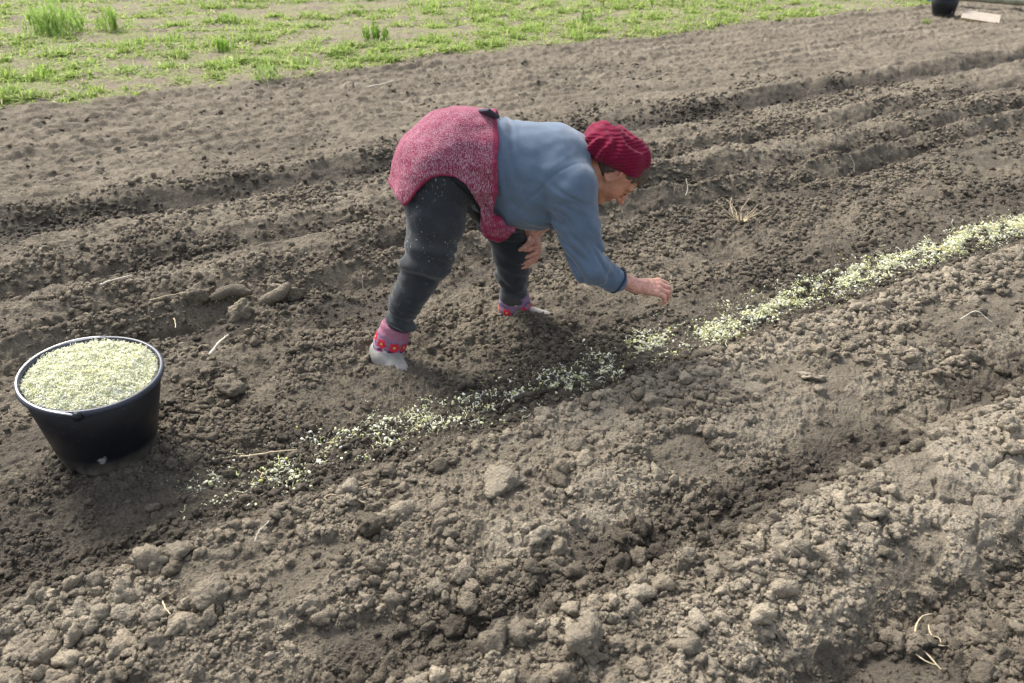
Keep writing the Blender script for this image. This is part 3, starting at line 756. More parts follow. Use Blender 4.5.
# ------------------------------------------------------------------ the woman: smooth distance fields turned into meshes
class Field:
    def __init__(s, lo, hi, h):
        s.lo = np.array(lo, f32); s.h = h
        n = np.ceil((np.array(hi) - s.lo) / h).astype(int) + 1
        s.ax = [s.lo[i] + h * np.arange(n[i], dtype=f32) for i in range(3)]
        s.F = np.full(n, .5, f32)
    def box(s, lo, hi):
        sl = []
        for i in range(3):
            a = int(np.clip(np.floor((lo[i] - s.lo[i]) / s.h), 0, len(s.ax[i]))); b = int(np.clip(np.ceil((hi[i] - s.lo[i]) / s.h) + 1, 0, len(s.ax[i])))
            sl.append(slice(a, b))
        return tuple(sl)
    def pts(s, sl):
        return np.stack(np.meshgrid(s.ax[0][sl[0]], s.ax[1][sl[1]], s.ax[2][sl[2]], indexing='ij'), -1)
    def put(s, sl, d, k):
        A = s.F[sl]
        if k <= 0: s.F[sl] = np.minimum(A, d)
        else:
            q = np.clip(.5 + .5 * (A - d) / k, 0, 1); s.F[sl] = A * (1 - q) + d * q - k * q * (1 - q)
    def cone(s, a, b, ra, rb, k=.02, sq=None):
        """round cone; sq = (axis, factor) squashes the section along axis"""
        a = np.array(a, f32); b = np.array(b, f32); r = max(ra, rb) * 1.5 + k + 4 * s.h + .02
        sl = s.box(np.minimum(a, b) - r, np.maximum(a, b) + r); P = s.pts(sl)
        if sq is not None:
            n = np.array(sq[0], f32); n /= np.linalg.norm(n)
            f = lambda X: X + ((X @ n) * (sq[1] - 1))[..., None] * n
            P = f(P); a = f(a); b = f(b)
        ab = b - a; t = np.clip(((P - a) @ ab) / max(ab @ ab, 1e-9), 0, 1)
        d = np.linalg.norm(P - a - t[..., None] * ab, axis=-1) - (ra + (rb - ra) * t)
        s.put(sl, d.astype(f32), k); return s
    def chain(s, pts, rad, k=.02, sq=None):
        for i in range(len(pts) - 1): s.cone(pts[i], pts[i + 1], rad[i], rad[i + 1], k, sq)
        return s
    def ell(s, c, axes, rad, k=.02):
        c = np.array(c, f32); A = np.array(axes, f32); rad = np.array(rad, f32)
        r = rad.max() * 1.3 + k + .02; sl = s.box(c - r, c + r); P = s.pts(sl) - c
        q = np.stack([(P @ A[i]) / rad[i] for i in range(3)], -1); k0 = np.linalg.norm(q, axis=-1)
        k1 = np.linalg.norm(q / rad, axis=-1) + 1e-6
        s.put(sl, (k0 * (k0 - 1) / k1).astype(f32), k); return s
    def displace(s, fn, band=.03):
        i = np.where(np.abs(s.F) < band)
        P = np.stack([s.ax[0][i[0]], s.ax[1][i[1]], s.ax[2][i[2]]], -1)
        s.F[i] += fn(P).astype(f32); return s
    def mesh(s):
        F = s.F; S = F < 0; n = F.shape
        c = np.zeros([k - 1 for k in n], np.int8)
        for dx in (0, 1):
            for dy in (0, 1):
                for dz in (0, 1): c += S[dx:n[0] - 1 + dx, dy:n[1] - 1 + dy, dz:n[2] - 1 + dz]
        I = np.argwhere((c > 0) & (c < 8)); del c
        idx = {}; m = len(I)
        acc = np.zeros((m, 3), f32); cnt = np.zeros(m, f32)
        cor = [(a, b, d) for a in (0, 1) for b in (0, 1) for d in (0, 1)]
        val = {o: F[I[:, 0] + o[0], I[:, 1] + o[1], I[:, 2] + o[2]] for o in cor}
        for o in cor:
            for ax in range(3):
                if o[ax]: continue
                p = list(o); p[ax] = 1; p = tuple(p)
                a = val[o]; b = val[p]; x = (a < 0) != (b < 0)
                t = np.where(x, a / np.where(x, a - b, 1), 0)
                v = np.tile(np.array(o, f32), (m, 1)); v[:, ax] = t
                acc += v * x[:, None]; cnt += x
        V = (I + acc / cnt[:, None]) * s.h + s.lo
        lut = np.full([k - 1 for k in n], -1, np.int32); lut[I[:, 0], I[:, 1], I[:, 2]] = np.arange(m)
        Q = []
        for ax in range(3):
            a = [slice(None)] * 3; b = [slice(None)] * 3; a[ax] = slice(0, -1); b[ax] = slice(1, None)
            X = np.argwhere(S[tuple(a)] != S[tuple(b)]); o1, o2 = [(1, 2), (2, 0), (0, 1)][ax]
            ok = (X[:, o1] > 0) & (X[:, o2] > 0) & (X[:, o1] < n[o1] - 1) & (X[:, o2] < n[o2] - 1); X = X[ok]
            inside = S[X[:, 0], X[:, 1], X[:, 2]]
            e1 = np.eye(3, dtype=int)[o1]; e2 = np.eye(3, dtype=int)[o2]
            g = lambda Y: lut[Y[:, 0], Y[:, 1], Y[:, 2]]
            q = np.stack([g(X - e1 - e2), g(X - e2), g(X), g(X - e1)], 1)
            q[~inside] = q[~inside][:, ::-1]; Q.append(q)
        Q = np.concatenate(Q); Q = Q[(Q >= 0).all(1)]
        # one gentle smoothing pass removes the grid's steps
        for lam in (.5, -.42, .5, -.42):
            sm = np.zeros_like(V); w = np.zeros(len(V), f32)
            for k in range(4):
                np.add.at(sm, Q[:, k], V[Q[:, (k + 1) % 4]]); np.add.at(w, Q[:, k], 1)
                np.add.at(sm, Q[:, k], V[Q[:, k - 1]]); np.add.at(w, Q[:, k], 1)
            V = V + lam * (sm / np.maximum(w, 1)[:, None] - V)
        return V.astype(f32), Q
def nrm(v): v = np.array(v, float); return v / np.linalg.norm(v)
def pn(P, fx, fy, fz, s=0): return perlin3(P * np.array([fx, fy, fz], f32), s)

PERSON = empty('person', (-.15, 2.85, 0.0), 'woman bent double in a blue grey top, dark trousers and crimson beret, sowing by hand', 'person')

# joints
PEL = (-.22, 2.86, .69); WAI = (-.06, 2.86, .695); CHE = (.10, 2.86, .665); SHO = (.20, 2.86, .675)
RSH = (.185, 2.74, .665); RMID = (.245, 2.69, .47); REL = (.292, 2.665, .375); RCU = (.385, 2.685, .315); RWR = (.462, 2.70, .284)
LSH = (.20, 2.985, .62); LEL = (.235, 3.06, .46); LWR = (.080, 2.975, .388)
RHI = (-.262, 2.77, .665); RKN = (-.300, 2.665, .425); RCA = (-.395, 2.64, .235); RAN = (-.462, 2.632, .085)
LHI = (-.13, 2.96, .64); LKN = (-.002, 2.975, .32); LAN = (.012, 2.98, .062)
# head frame: f = where the face looks, u = towards the crown, s = its near side
hf = nrm((.42, -.10, -.90)); hu = nrm(np.array((.90, 0, .42)) - hf * (np.array((.90, 0, .42)) @ hf)); hs = np.cross(hf, hu)
if hs[1] > 0: hs = -hs
HO = np.array((.388, 2.865, .672))
def H(F_, U_, S_=0.): return HO + F_ * hf + U_ * hu + S_ * hs
HAX = (hf, hu, hs)

def build_body():
    B = Field((-.60, 2.48, -.04), (.66, 3.20, .92), .0033)
    B.chain([PEL, WAI, CHE, SHO], [.13, .13, .145, .115], .06)
    B.cone(SHO, (.335, 2.865, .675), .062, .056, .03)
    for a, b, c, d, sh in ((RSH, RMID, REL, RWR, SHO), (LSH, (.22, 3.02, .54), LEL, LWR, SHO)):
        B.cone(sh, a, .08, .062, .04); B.chain([a, b, c], [.052, .038, .030], .02); B.cone(c, d, .030, .0285, .015)
    for h, k, an in ((RHI, RKN, RAN), (LHI, LKN, LAN)):
        B.cone(PEL, h, .10, .09, .05); B.cone(h, k, .082, .048, .03); B.cone(k, an, .044, .030, .02)
    B.cone(RAN, (-.445, 2.59, .03), .030, .020, .01); B.cone(LAN, (.08, 2.962, .01), .030, .018, .01)
    # head
    B.ell(H(-.012, .032), HAX, (.092, .086, .074), .02)
    B.ell(H(.030, -.045), HAX, (.056, .066, .056), .03)           # face
    B.cone(H(.012, -.078, .030), H(.058, -.098, .012), .024, .020, .02); B.cone(H(.012, -.078, -.030), H(.058, -.098, -.012), .024, .020, .02)   # jaw
    B.ell(H(.068, -.100), HAX, (.018, .018, .020), .016)          # chin
    for q in (1, -1):
        B.ell(H(.056, -.034, .034 * q), HAX, (.026, .026, .024), .02)                    # cheek
        B.cone(H(.080, .022, .010 * q), H(.070, .022, .042 * q), .010, .009, .014)       # brow
        # ear: rim, bowl and lobe
        e = [H(-.006 + .020 * math.sin(t) - .010, -.012 + .032 * math.cos(t), q * (.070 + .010 * (1 + math.cos(t)) * .5)) for t in np.linspace(-.5, 3.6, 9)]
        B.chain(e, [.0065] * 9, .006); B.ell(H(-.010, -.014, .066 * q), HAX, (.018, .026, .009), .008); B.ell(H(-.002, -.042, .069 * q), HAX, (.010, .011, .008), .006)
    B.chain([H(.084, .012), H(.098, -.012), H(.110, -.030)], [.009, .010, .0125], .010)   # nose
    for q in (1, -1): B.ell(H(.094, -.034, .011 * q), HAX, (.011, .008, .008), .006)
    B.ell(H(.084, -.060), HAX, (.010, .006, .021), .007); B.ell(H(.081, -.073), HAX, (.011, .007, .019), .007)   # lips
    # right hand: loose fist, fingertips and thumb pinching the seed
    ax = nrm(np.array((.553, 2.715, .272)) - np.array(RWR))
    B.cone(RWR, (.505, 2.712, .276), .028, .031, .014, (np.cross(ax, (0, .9, .4)), 1.25))
    kn = [np.array((.557, 2.742, .284)), np.array((.560, 2.722, .277)), np.array((.555, 2.701, .268)), np.array((.545, 2.683, .259))]
    for i, K in enumerate(kn):
        w = np.array((.490, 2.715 + (.014 - .011 * i), .279 - .003 * i)); sc = (1, 1.06, 1, .84)[i]
        B.cone(w, K, .016, .0125, .010)
        p1 = K + sc * np.array((.034, .004 - .002 * i, -.014)); p2 = p1 + sc * np.array((.004, .003, -.028)); p3 = p2 + sc * np.array((-.014, .004, -.012))
        B.chain([K, p1, p2, p3], [.0118, .0098, .0088, .0076], .003)
    B.chain([(.482, 2.735, .272), (.515, 2.757, .252), (.550, 2.756, .236), (.577, 2.748, .226)], [.017, .013, .0105, .008], .005)
    # left hand hanging half open, palm turned back
    wl = np.array(LWR)
    B.cone(wl, (.086, 2.968, .345), .027, .030, .014, ((0, 1, .1), 1.3))
    kn = [np.array((.104, 2.945, .340)), np.array((.107, 2.947, .317)), np.array((.102, 2.950, .295)), np.array((.090, 2.952, .275))]
    for i, K in enumerate(kn):
        sc = (1, 1.08, 1, .84)[i]
        B.cone(wl + np.array((.004, -.012 + .006 * i, -.02)), K, .016, .0125, .010)
        p1 = K + sc * np.array((-.038, -.020, -.006 - .005 * i)); p2 = p1 + sc * np.array((-.028, -.006, .000 - .002 * i)); p3 = p2 + sc * np.array((-.019, .004, .006))
        B.chain([K, p1, p2, p3], [.0118, .0100, .0090, .0078], .003)
    B.chain([wl + np.array((.000, -.018, -.015)), (.066, 2.922, .358), (.048, 2.905, .352), (.032, 2.900, .344)], [.017, .0135, .0108, .0085], .004)
    B.displace(lambda P: .0008 * perlin3(P * 60, 31), .01)
    V, Q = B.mesh()
    # skin tone map: hands pinker, face weathered and red on cheek and nose
    d = np.linalg.norm(V - H(.066, -.040, .040), axis=1); red = .55 * np.exp(-(d / .035) ** 2)
    red += .5 * np.exp(-(np.linalg.norm(V - H(.11, -.03), axis=1) / .02) ** 2) + .5 * np.exp(-(np.linalg.norm(V - H(-.02, .0, .08), axis=1) / .025) ** 2)
    lips = np.exp(-(np.linalg.norm((V - H(.088, -.066)) @ np.stack(HAX, 1) / np.array([.014, .011, .022]), axis=1)) ** 4)
    hand = sstep(.05, .025, V[:, 2] * 0 + np.minimum(np.linalg.norm(V - np.array((.52, 2.71, .27)), axis=1), np.linalg.norm(V - np.array((.07, 2.95, .33)), axis=1)) - .09)
    m, nt, b = new_mat('skin', .5, .35)
    b.inputs['Subsurface Weight'].default_value = .06; b.inputs['Subsurface Radius'].default_value = (.010, .004, .002); b.inputs['Subsurface Scale'].default_value = .6
    n = noise(nt, 70, 4)
    c = mix(nt, attr(nt, 'flush'), (.53, .275, .175), (.50, .16, .095))
    c = mix(nt, attr(nt, 'hand'), c, (.64, .33, .25)); c = mix(nt, attr(nt, 'lips'), c, (.34, .10, .085))
    c = mix(nt, 1., c, ramp(nt, n, [(.3, (.86, .84, .82)), (.7, (1.1, 1.1, 1.1))]), 'MULTIPLY')
    dn_ = noise(nt, 75, 5, .7); dk = N(nt, 'ShaderNodeMath', operation='MULTIPLY'); nt.links.new(maprange(nt, dn_, .46, .66, 0, .75), dk.inputs[0]); nt.links.new(attr(nt, 'hand'), dk.inputs[1])
    c = mix(nt, dk.outputs[0], c, (.24, .165, .115))              # soil on the fingers
    fr = noise(nt, 260, 3, .7); c = mix(nt, 1., c, ramp(nt, fr, [(.35, (.86, .80, .78)), (.6, (1.04, 1.04, 1.04))]), 'MULTIPLY')
    nt.links.new(c, b.inputs['Base Color']); bump(nt, b, fr, .0016, .7)
    mesh_obj('body', V, Q, m, PERSON, attrs=dict(flush=np.clip(red, 0, 1), lips=lips, hand=hand))
    print('body', len(V))
build_body()

# eyes, looking down at the row
M_EYE = simple('eye_white', (.72, .68, .64), .25, .05, 40); M_IRIS = simple('iris', (.05, .035, .025), .2, .1, 80)
for q in (1, -1):
    c = H(.0765, .0005, .030 * q); V, F = ICO[3]
    e = mesh_obj('eye', V * .0115, F, M_EYE, PERSON, origin=c)
    V, F = ICO[2]; A = np.stack([nrm(hf - .5 * hu), hu, hs])
    mesh_obj('iris', (V * np.array([.003, .0055, .0055])) @ A, F, M_IRIS, e, origin=None).location = tuple(nrm(hf - .45 * hu) * .0098)

def fabric(name, col, rough=.9, heather=.25, scale=900, big=8, stretch=None, bmp=.0012, sheen=.2):
    m, nt, b = new_mat(name, rough, .15)
    a = noise(nt, scale, 2, .6, stretch=stretch); g = noise(nt, big, 4, .6)
    c = ramp(nt, a, [(.32, tuple(x * (1 - heather) for x in col)), (.68, tuple(x * (1 + heather) for x in col))])
    c = mix(nt, 1., c, ramp(nt, g, [(.3, (.88, .88, .88)), (.7, (1.1, 1.1, 1.1))]), 'MULTIPLY')
    b.inputs['Sheen Weight'].default_value = sheen; b.inputs['Sheen Roughness'].default_value = .5
    bump(nt, b, a, bmp); return m, nt, b, c
def wr(P, along, fa, fc, s, amp):
    """soft folds: noise stretched round the limb, ridged so that creases are narrow"""
    w = perlin3(P * fc + 3.1, s + 3)
    al = nrm(along).astype(f32); t = P @ al
    Q = (P - t[..., None] * al) * fc * .55 + (t * fa)[..., None] * al + (w * .35)[..., None]
    n = perlin3(Q.astype(f32), s)
    return amp * (.52 - 1.9 * (np.sqrt(n * n + .003) - .02))

def build_top():
    T = Field((-.16, 2.50, .26), (.46, 3.22, .92), .0042)
    T.chain([(-.062, 2.86, .685), WAI, (.03, 2.86, .665), CHE, (.165, 2.86, .680)], [.168, .172, .182, .184, .158], .02)
    T.ell((.075, 2.80, .585), np.eye(3), (.125, .10, .105), .05); T.ell((.085, 2.92, .585), np.eye(3), (.12, .10, .10), .05)
    T.cone((.165, 2.86, .700), (.290, 2.865, .688), .140, .076, .04)
    T.chain([(.16, 2.77, .680), (.20, 2.74, .650), (.238, 2.702, .52), RMID, REL], [.116, .106, .080, .069, .063], .018)
    T.cone(REL, RCU, .062, .047, .02); T.cone((.372, 2.682, .322), (.390, 2.686, .3115), .050, .0445, .006)
    T.chain([(.16, 2.95, .67), LSH, (.22, 3.02, .54), LEL], [.11, .09, .07, .06], .02); T.cone(LEL, (.155, 3.02, .425), .055, .045, .02)
    ad = np.array(REL) - np.array(RSH); fd = np.array(RCU) - np.array(REL)
    def fn(P):
        d = np.zeros(len(P), f32)
        sh = np.exp(-(np.linalg.norm(P - np.array((.15, 2.70, .60)), axis=1) / .11) ** 2)
        arm = np.exp(-(np.linalg.norm(P - np.array((.26, 2.66, .43)), axis=1) / .13) ** 2)
        cuf = np.exp(-(np.linalg.norm(P - np.array((.345, 2.67, .34)), axis=1) / .07) ** 2)
        d += wr(P, (.5, 0, .85), 26, 9, 11, .024) * sh + wr(P, (.8, .1, .55), 24, 8, 12, .022) * arm + wr(P, fd, 46, 12, 13, .013) * cuf
        neck = np.exp(-(np.linalg.norm(P - np.array((.25, 2.84, .67)), axis=1) / .10) ** 2)
        d += wr(P, (1, 0, -.1), 30, 8, 17, .011) * neck
        d += .0045 * perlin3(P * np.array([9, 7, 14], f32), 14) + .0022 * perlin3(P * 24, 15)
        wst = np.exp(-((P[:, 0] + .04) / .06) ** 2); d += wr(P, (1, 0, .2), 22, 7, 16, .016) * wst
        # armhole seam
        sp = (P - np.array((.155, 2.72, .66), f32)) @ nrm((.45, -.62, -.45)).astype(f32)
        d += .0030 * np.exp(-(sp / .004) ** 2) * np.exp(-(np.linalg.norm(P - np.array((.15, 2.71, .64)), axis=1) / .14) ** 4)
        return d
    T.displace(fn)
    # open ends: neck and sleeve
    P = T.pts((slice(None),) * 3)
    cut = (P - np.array((.284, 2.865, .692), f32)) @ nrm((.97, .0, .06)).astype(f32)
    T.F = np.where((P[..., 2] > .585) & (P[..., 1] > 2.765), np.maximum(T.F, cut), T.F)
    V, Q = T.mesh()
    m, nt, b, c = fabric('blue_jersey', (.098, .140, .195), .92, .22, 700, 6, (1, 1, .35), .0008, .35)
    nt.links.new(c, b.inputs['Base Color'])
    top = mesh_obj('jersey_top', V, Q, m, PERSON)
    mc = simple('cuff_band', (.030, .042, .065), .9, .2, 200)
    # turned dark cuff at the pushed up sleeve
    d = nrm(fd); a = np.cross(d, (0, 1, 0)); a /= np.linalg.norm(a); bb = np.cross(d, a)
    ring = np.array([np.array(RCU) + d * (.010 + .002 * math.sin(3 * t)) + .0455 * (math.cos(t) * a + math.sin(t) * bb) for t in np.linspace(0, 2 * math.pi, 40)])
    MB().tube(ring, .0042, 8).build('cuff', mc, top)
    print('top', len(V))
build_top()

def build_trousers():
    T = Field((-.56, 2.50, .02), (.12, 3.16, .90), .0042)
    T.cone(PEL, (-.10, 2.86, .69), .160, .155, .02); T.cone(PEL, (-.255, 2.86, .64), .158, .150, .02)
    T.chain([RHI, (-.275, 2.715, .55), RKN, RCA, (-.436, 2.634, .142)], [.120, .106, .091, .061, .053], .025)
    
    T.chain([LHI, (-.06, 2.965, .47), LKN, (.004, 2.978, .2), (.010, 2.98, .100)], [.120, .090, .075, .067, .062], .025)
    rd = np.array(RAN) - np.array(RKN)
    def fn(P):
        lo = np.exp(-((P[:, 2] - .16) / .09) ** 2); kn = np.exp(-((P[:, 2] - .40) / .08) ** 2); th = sstep(.42, .60, P[:, 2])
        return wr(P, rd, 24, 6, 21, .028) * lo + wr(P, (.3, .2, .9), 17, 5, 22, .024) * kn + wr(P, (.5, .3, .8), 13, 4, 23, .016) * th + .004 * perlin3(P * 11, 24) + .002 * perlin3(P * 30, 25)
    T.displace(fn)
    P = T.pts((slice(None),) * 3); dn = nrm(rd).astype(f32)                  # open leg ends
    T.F = np.where(P[..., 0] < -.22, np.maximum(T.F, (P - np.array((-.436, 2.634, .146), f32)) @ dn), np.maximum(T.F, .084 + .004 * np.sin(P[..., 0] * 90) - P[..., 2])).astype(f32)
    V, Q = T.mesh()
    m, nt, b, c = fabric('dark_trousers', (.026, .030, .034), .9, .25, 600, 5, None, .0008, .25)
    # dried mud and lime flecks on the near thigh
    tc = N(nt, 'ShaderNodeTexCoord'); mp = N(nt, 'ShaderNodeMapping'); mp.inputs['Scale'].default_value = (1, 1, .45); nt.links.new(tc.outputs['Object'], mp.inputs[0])
    fl = noise(nt, 130, 3, .6, vec=mp.outputs[0]); pa = noise(nt, 9, 3)
    k = N(nt, 'ShaderNodeMath', operation='MULTIPLY'); nt.links.new(maprange(nt, fl, .62, .70), k.inputs[0]); nt.links.new(maprange(nt, pa, .42, .56), k.inputs[1])
    k2 = N(nt, 'ShaderNodeMath', operation='MULTIPLY'); nt.links.new(k.outputs[0], k2.inputs[0]); nt.links.new(attr(nt, 'thigh'), k2.inputs[1])
    c = mix(nt, k2.outputs[0], c, (.42, .42, .40))
    dust = noise(nt, 16, 4); kd = N(nt, 'ShaderNodeMath', operation='MULTIPLY'); nt.links.new(maprange(nt, dust, .45, .7, 0, .5), kd.inputs[0]); nt.links.new(attr(nt, 'dusty'), kd.inputs[1])
    c = mix(nt, kd.outputs[0], c, (.10, .092, .080))
    nt.links.new(c, b.inputs['Base Color'])
    th = np.exp(-(np.linalg.norm((V - np.array((-.29, 2.60, .50))) * np.array([1, 1, .55]), axis=1) / .14) ** 2)
    du = sstep(.30, .08, V[:, 2]) + .5 * th
    tr = mesh_obj('trousers', V, Q, m, PERSON, attrs=dict(thigh=np.clip(th * 1.4, 0, 1), dusty=np.clip(du, 0, 1)))
    # slanted dark pocket strap at the hip
    ms = simple('strap', (.010, .011, .013), .7, .2, 100)
    pth = smooth_path([(-.205, 2.672, .715), (-.165, 2.672, .685), (-.130, 2.69, .635), (-.105, 2.72, .575)], 16)
    MB().tube(pth, .016, 10).build('pocket_strap', ms, tr)
    print('trousers', len(V))
build_trousers()

def build_wrap():
    C = Field((-.50, 2.55, .40), (.06, 3.18, .96), .0036)
    C.cone((-.19, 2.86, .695), (-.075, 2.86, .70), .200, .190, .02); C.cone((-.19, 2.86, .69), (-.240, 2.86, .650), .198, .192, .02)
    C.cone((-.235, 2.86, .66), (-.274, 2.86, .604), .192, .174, .02)
    C.cone((-.255, 2.79, .70), (-.285, 2.765, .61), .138, .134, .02)
    P = C.pts((slice(None),) * 3)
    hx = [-.52, -.47, -.435, -.40, -.385, -.362, -.336, -.31, -.278, -.24, -.199, -.165, -.141, -.115, -.087, .06]
    hz = [.63, .645, .640, .622, .612, .634, .670, .698, .722, .728, .720, .695, .651, .573, .49, .44]
    gz_ = np.interp(P[..., 0] + .010 * np.sin(P[..., 1] * 18), hx, hz)
    def fn(Q):
        return wr(Q, (.9, .1, .5), 9, 5, 41, .007) + .005 * perlin3(Q * 9, 42) + .0025 * perlin3(Q * 26, 43) + wr(Q, (.2, .1, 1), 16, 5, 44, .008) * np.exp(-((Q[:, 0] + .10) / .05) ** 2)
    C.displace(fn, .05)
    shell = np.abs(C.F - .006) - .0065
    hem = (gz_ - P[..., 2]) * .75
    wx = np.interp(P[..., 2], [.40, .53, .66, .75, .89, .96], [-.085, -.082, -.062, -.052, -.050, -.045]) + .006 * np.sin(P[..., 2] * 40)
    fr = P[..., 0] - wx
    C.F = np.maximum(np.maximum(shell, hem), fr).astype(f32)
    # rolled front edge and hem
    th = np.linspace(-.5, 3.6, 40)
    C.chain([(-.060 + .012 * math.cos(t * 2) + (.0 if z_ > .6 else -.02), 2.86 - .192 * math.cos(t - math.pi / 2 + math.pi / 2) , z_) for t, z_ in []] or [(-.06, 2.672, .76), (-.062, 2.668, .66), (-.082, 2.685, .56)], [.012, .013, .012], .01)
    # knotted flap hanging in front of the hip
    C.chain([(-.092, 2.690, .575), (-.070, 2.690, .525), (-.045, 2.70, .500)], [.022, .045, .040], .012, ((0, 1, .0), 2.2))
    C.cone((-.075, 2.70, .500), (.000, 2.71, .505), .022, .016, .012, ((0, 1, 0), 1.6))
    C.cone((-.075, 2.70, .500), (-.055, 2.70, .470), .026, .012, .012, ((0, 1, 0), 1.6))
    C.displace(lambda Q: np.where((Q[:, 0] > -.13) & (Q[:, 2] < .66), wr(Q, (.9, .1, .35), 42, 10, 45, .006), 0), .02)
    V, Q = C.mesh()
    m, nt, b = new_mat('marled_knit', .95, .1)
    a = noise(nt, 230, 2, .7, stretch=(1.5, 1.5, .35)); a2 = noise(nt, 600, 2, .6); g = noise(nt, 26, 4, .65)
    s_ = N(nt, 'ShaderNodeMath', operation='ADD'); nt.links.new(a, s_.inputs[0]); nt.links.new(maprange(nt, g, .3, .7, -.05, .05), s_.inputs[1])
    s2 = N(nt, 'ShaderNodeMath', operation='ADD'); nt.links.new(s_.outputs[0], s2.inputs[0]); nt.links.new(maprange(nt, a2, .3, .7, -.06, .06), s2.inputs[1])
    c = ramp(nt, s2.outputs[0], [(.36, (.145, .012, .036)), (.47, (.215, .040, .075)), (.56, (.32, .165, .20)), (.70, (.42, .335, .355))])
    c = mix(nt, attr(nt, 'edge'), c, (.22, .022, .055))
    nt.links.new(c, b.inputs['Base Color']); bump(nt, b, a, .002)
    b.inputs['Sheen Weight'].default_value = .25; b.inputs['Sheen Tint'].default_value = (1, .25, .4, 1)
    hz_ = np.interp(V[:, 0], hx, hz); e = np.maximum(1 - sstep(.004, .012, np.abs(V[:, 2] - hz_)), sstep(-.070, -.062, V[:, 0]) * (V[:, 2] > .55) * .8)
    ed = np.clip(e, 0, 1) + .45 * ((V[:, 0] > -.10) & (V[:, 2] < .57))
    wrap = mesh_obj('knitted_wrap', V, Q, m, PERSON, attrs=dict(edge=np.clip(ed, 0, 1)))
    # dark webbing tab at the back of the waist
    o = bevel_box('waist_tab', (.050, .10, .012), simple('webbing', (.035, .04, .055), .7, .2, 200), .004)
    o.parent = wrap; o.rotation_euler = (R_(-18), R_(38), R_(14)); wl = np.array(wrap.location)
    o.location = tuple(np.array((-.082, 2.80, .900)) - np.array(PERSON.location) - wl)
    print('wrap', len(V))
build_wrap()

def build_beret():
    c = np.array((.368, 2.860, .752)); a = nrm((.90, 0, -.44)); n_ = nrm((.36, -.16, .90)); n_ = nrm(n_ - a * (n_ @ a)); s_ = np.cross(n_, a)
    B = Field(c - .22, c + .22, .0034)
    B.ell(c + n_ * .004, (a, n_, s_), (.112, .064, .106), .02)
    B.ell(c - a * .040 + n_ * .016, (a, n_, s_), (.070, .054, .084), .04)
    B.ell(H(-.022, .040), HAX, (.100, .096, .090), .02)
    def fn(P):
        q = P - c; x = q @ a; y = q @ s_; th = np.arctan2(y + .03, x + .045); r = np.hypot(x + .045, y + .03)
        pl = np.sin(th * 5 + 5 * perlin3(P * 9, 51)) * sstep(.02, .07, r) * (1 - sstep(.11, .15, r))
        return .0080 * pl + wr(P, a + .6 * s_, 15, 7, 52, .012) + .003 * perlin3(P * 22, 53)
    B.displace(fn)
    P = B.pts((slice(None),) * 3); q = P - HO.astype(f32)
    F_ = q @ hf.astype(f32); U_ = q @ hu.astype(f32)
    # opening of the hat: a plane from the forehead over the ears to the nape
    cut = F_ * .66 - U_ * .75 + .018
    B.F = np.maximum(B.F, cut.astype(f32))
    V, Q = B.mesh()
    m, nt, b, cc = fabric('crimson_knit', (.165, .006, .030), .95, .28, 260, 9, None, .002, .08)
    w = N(nt, 'ShaderNodeTexWave'); w.inputs['Scale'].default_value = 26; w.inputs['Distortion'].default_value = 3; w.bands_direction = 'Z'
    tc = N(nt, 'ShaderNodeTexCoord'); nt.links.new(tc.outputs['Object'], w.inputs[0])
    cc = mix(nt, 1., cc, ramp(nt, w.outputs['Fac'], [(0, (.84, .84, .84)), (1, (1.08, 1.08, 1.08))]), 'MULTIPLY')
    nt.links.new(cc, b.inputs['Base Color']); bump(nt, b, w.outputs['Fac'], .0018)
    be = mesh_obj('beret', V, Q, m, PERSON)
    print('beret', len(V))
build_beret()

def build_hair():
    B = Field(HO - .17, HO + .17, .0030)
    B.ell(H(-.012, .032), HAX, (.101, .094, .082), .01)
    B.ell(H(-.040, -.020), HAX, (.066, .062, .070), .03)
    B.displace(lambda P: .0030 * perlin3(np.stack([(P - HO) @ hf * 25, (P - HO) @ hu * 70, (P - HO) @ hs * 70], -1).astype(f32), 61) + .002 * perlin3(P * 120, 62), .02)
    P = B.pts((slice(None),) * 3); q = P - HO.astype(f32); F_ = q @ hf.astype(f32); U_ = q @ hu.astype(f32)
    j = .006 * np.sin(U_ * 160) + .004 * np.sin(F_ * 230)
    front = .024 + .36 * np.maximum(F_, 0) - U_ + j              # above the hairline
    back = np.maximum(F_ + .022 + j, -.072 - U_)                 # behind the ear
    B.F = np.maximum(B.F, np.minimum(front, back)).astype(f32)
    V, Q = B.mesh()
    m, nt, b = new_mat('dark_hair', .55, .4)
    n = noise(nt, 160, 3, .6, stretch=(1, .3, .4))
    nt.links.new(ramp(nt, n, [(.3, (.028, .019, .014)), (.7, (.13, .095, .072))]), b.inputs['Base Color']); bump(nt, b, n, .002)
    mesh_obj('hair', V, Q, m, PERSON)
    for q in (1, -1):
        p = np.array([H(.0885 - .014 * t * t, .020 + .006 * math.sin(t * 3), q * (.012 + .032 * t)) for t in np.linspace(0, 1, 10)])
        MB().tube(p, .003 * (1 - .6 * np.linspace(0, 1, 10)), 6).build('eyebrow', m, PERSON)
build_hair()

